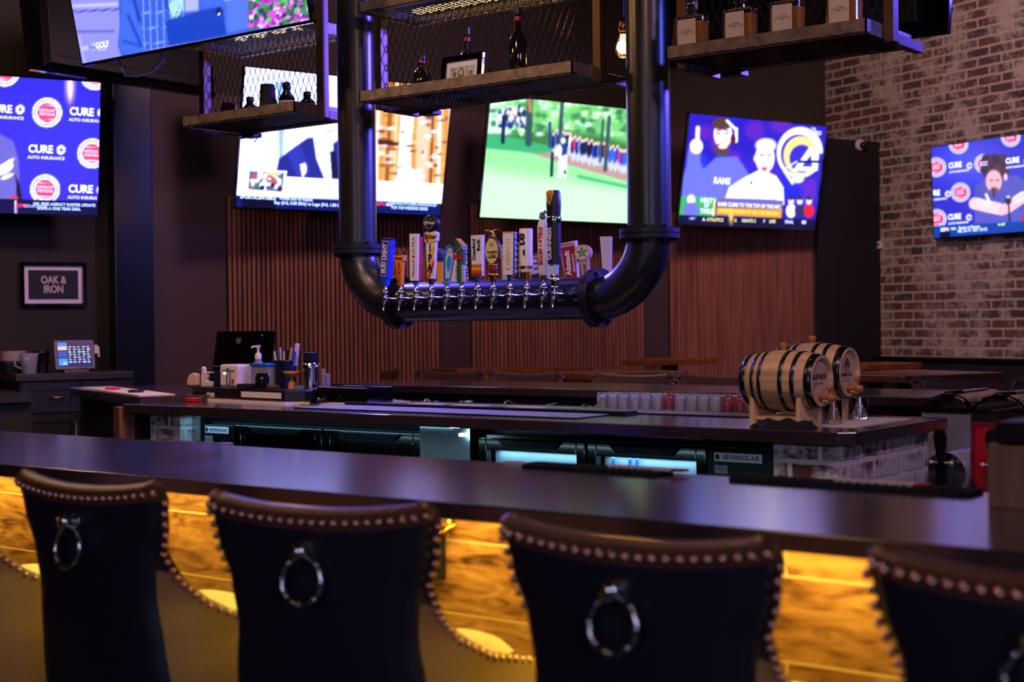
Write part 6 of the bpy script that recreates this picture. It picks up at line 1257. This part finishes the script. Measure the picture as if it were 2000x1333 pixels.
# sanitizer
t = root('sanitizer_bottle', atY(505, 740, 4.68), 'clear hand sanitizer bottle with a white pump before the monitor', 'bottle'); x = t.location.x; t.location = (x, 4.68, ZT)
mb = MBt((x, 4.68, ZT)); mb.lathe([(.024, 0), (.026, .01), (.026, .105), (.013, .124), (.013, .13)], 20); mb.build('bottle', 'glass_frost', t); mb = MBt((x, 4.68, ZT)); mb.lathe([(.0155, .128), (.0155, .152), (.008, .158), (.0055, .160), (.0055, .175), (.011, .190), (.010, .194)], 16); mb.tube([(0, 0, .186), (-.01, -.02, .188), (-.012, -.032, .182)], .004, 6); mb.build('pump', 'cream_plastic', t)
t = root('condiment_tub', atY(520, 740, 4.62), 'clear tub with a bright blue lid in the middle of the clutter', 'tub'); x = t.location.x; t.location = (x, 4.62, ZT)
mb = MB(); mb.box((x-.062, 4.58, ZT), (x+.048, 4.66, ZT+.098)); mb.build('tub', 'glass_frost', t, bevel=.006); mb = MB(); mb.box((x-.066, 4.576, ZT+.098), (x+.052, 4.664, ZT+.112)); mb.build('lid', 'blue_plastic', t, bevel=.003)
mb = MBt((atY(512, 740, 4.53).x, 4.53, ZT)); mb.lathe([(.020, 0), (.030, .02), (.034, .045), (.026, .065), (.028, .07)], 20); tag(mb.build('sauce_cup', 'glass_dark'), 'small brown tinted cup before the blue-lidded tub', 'cup')
ob(482, 4.50, .085, .022, .05, 'tip_tray', 'rubber_black', 'low black dish at the front of the tray clutter', 'dish')
ob(533, 4.505, .05, .018, .04, 'brown_coaster_box', 'red_plastic', 'small rust red box at the front edge of the tray', 'box').data.materials[0] = MATS['leather_brown']
# caddy with pens and straws
t = root('straw_caddy', atY(552, 740, 4.66), 'black caddy stuffed with pens and paper straws right of the monitor', 'caddy'); x = t.location.x; t.location = (x, 4.66, ZT)
mb = MB(); mb.box((x-.045, 4.63, ZT), (x+.045, 4.70, ZT+.125)); mb.build('caddy', 'plastic_black', t, bevel=.004)
cols = ['cream_plastic', 'blue_plastic', 'plastic_black', 'cream_plastic', 'board_cream', 'cream_plastic', 'plastic_black']
for k in range(9):
    dx = -.036+k*.009; o = MB().tube([(x+dx, 4.665+(k % 3)*.008, ZT+.06), (x+dx*1.45+(.012 if k > 5 else 0), 4.66+(k % 3)*.01, ZT+.165+.018*((k*5) % 4)/3)], .0036 if k % 2 else .005, 8).build('pen' if k % 2 else 'straw', cols[k % 7])
    tag(o, '%s in the black caddy, number %s from the left' % ('pen' if k % 2 else 'straw', ('one', 'two', 'three', 'four', 'five', 'six', 'seven', 'eight', 'nine')[k]), 'pen' if k % 2 else 'straw', 'pens and straws in the caddy')
p_ = Vector((atY(580, 740, 4.70).x, 4.70, ZT)); mb = MB(); mb.tube([p_+Vector((-.01, 0, .10)), p_+Vector((.006, 0, .20))], .011, 10); tag(mb.build('white_marker', 'cream_plastic'), 'thick white marker leaning beside the straw caddy', 'marker')
ob(607, 4.76, .055, .16, .04, 'card_reader', 'plastic_black', 'upright black box behind the steel shaker', 'card reader')
mb = MBt((atY(570, 740, 4.58).x, 4.58, ZT)); mb.lathe([(.018, 0), (.016, .03), (.006, .036), (.006, .05), (.025, .06), (.040, .078), (.038, .078), (.022, .063), (.002, .058)], 24); tag(mb.build('wooden_bowl', 'spigot_wood'), 'shallow footed bowl with an orange wooden rim by the shaker', 'bowl')
mb = MBt((atY(607, 740, 4.62).x, 4.62, ZT)); mb.lathe([(.030, 0), (.036, .09), (.040, .115), (.038, .115), (.034, .09), (.028, .004), (.001, .004)], 28); tag(mb.build('cocktail_shaker', 'chrome'), 'open steel cocktail shaker at the right end of the tray', 'shaker')
for k, px_ in enumerate((632, 641)): p_ = Vector((atY(px_, 740, 4.72).x, 4.72, ZB)); mb = MB(); mb.tube([p_+Vector((0, 0, .0)), p_+Vector((0, 0, .15-.02*k))], .009, 10); tag(mb.build('bar_tool', 'glass_frost'), ('taller' if k == 0 else 'shorter')+' clear tube standing right of the shaker', 'tube')
# cutting board with black caddy
mb = MB(); a_, b_ = onz(588, 791), onz(770, 790); mb.prism([(-4.63, 4.50), (-4.42, 4.50), (-4.27, 4.83), (-4.60, 4.83)], .008, z0=ZB); tag(mb.build('cutting_board', 'board_cream', bevel=.002), 'cream cutting board under the black fruit caddy', 'board')
t = root('fruit_caddy', (-4.47, 4.68, ZB+.008), 'glossy black fruit caddy on the cream board, left of the drip trays', 'caddy')
mb = MB(); z0 = ZB+.008
for q in (((-4.60, 4.58, z0), (-4.30, 4.585, z0+.066)), ((-4.60, 4.745, z0), (-4.30, 4.75, z0+.066)), ((-4.60, 4.585, z0), (-4.595, 4.745, z0+.066)), ((-4.305, 4.585, z0), (-4.30, 4.745, z0+.066)), ((-4.595, 4.585, z0), (-4.305, 4.745, z0+.004))): mb.box(*q)
mb.build('box', 'gloss_black', t, bevel=.002)
for k in range(4): mb = MB(); mb.box((-4.585+k*.07, 4.60, z0+.004), (-4.525+k*.07, 4.73, z0+.055)); mb.build('insert', 'plastic_black', t, bevel=.003)
mb = MBt((-4.535, 4.53, ZB+.008)); mb.lathe([(.044, 0), (.046, .004), (.046, .022), (.040, .026)], 28); tag(mb.build('round_tin', 'gloss_black'), 'round black tin in front of the fruit caddy', 'tin')
ob(372, 4.42, .09, .02, .06, 'red_notebook', 'red_plastic', 'dark red notepad in front of the tray at the island left end', 'notepad', ZB)
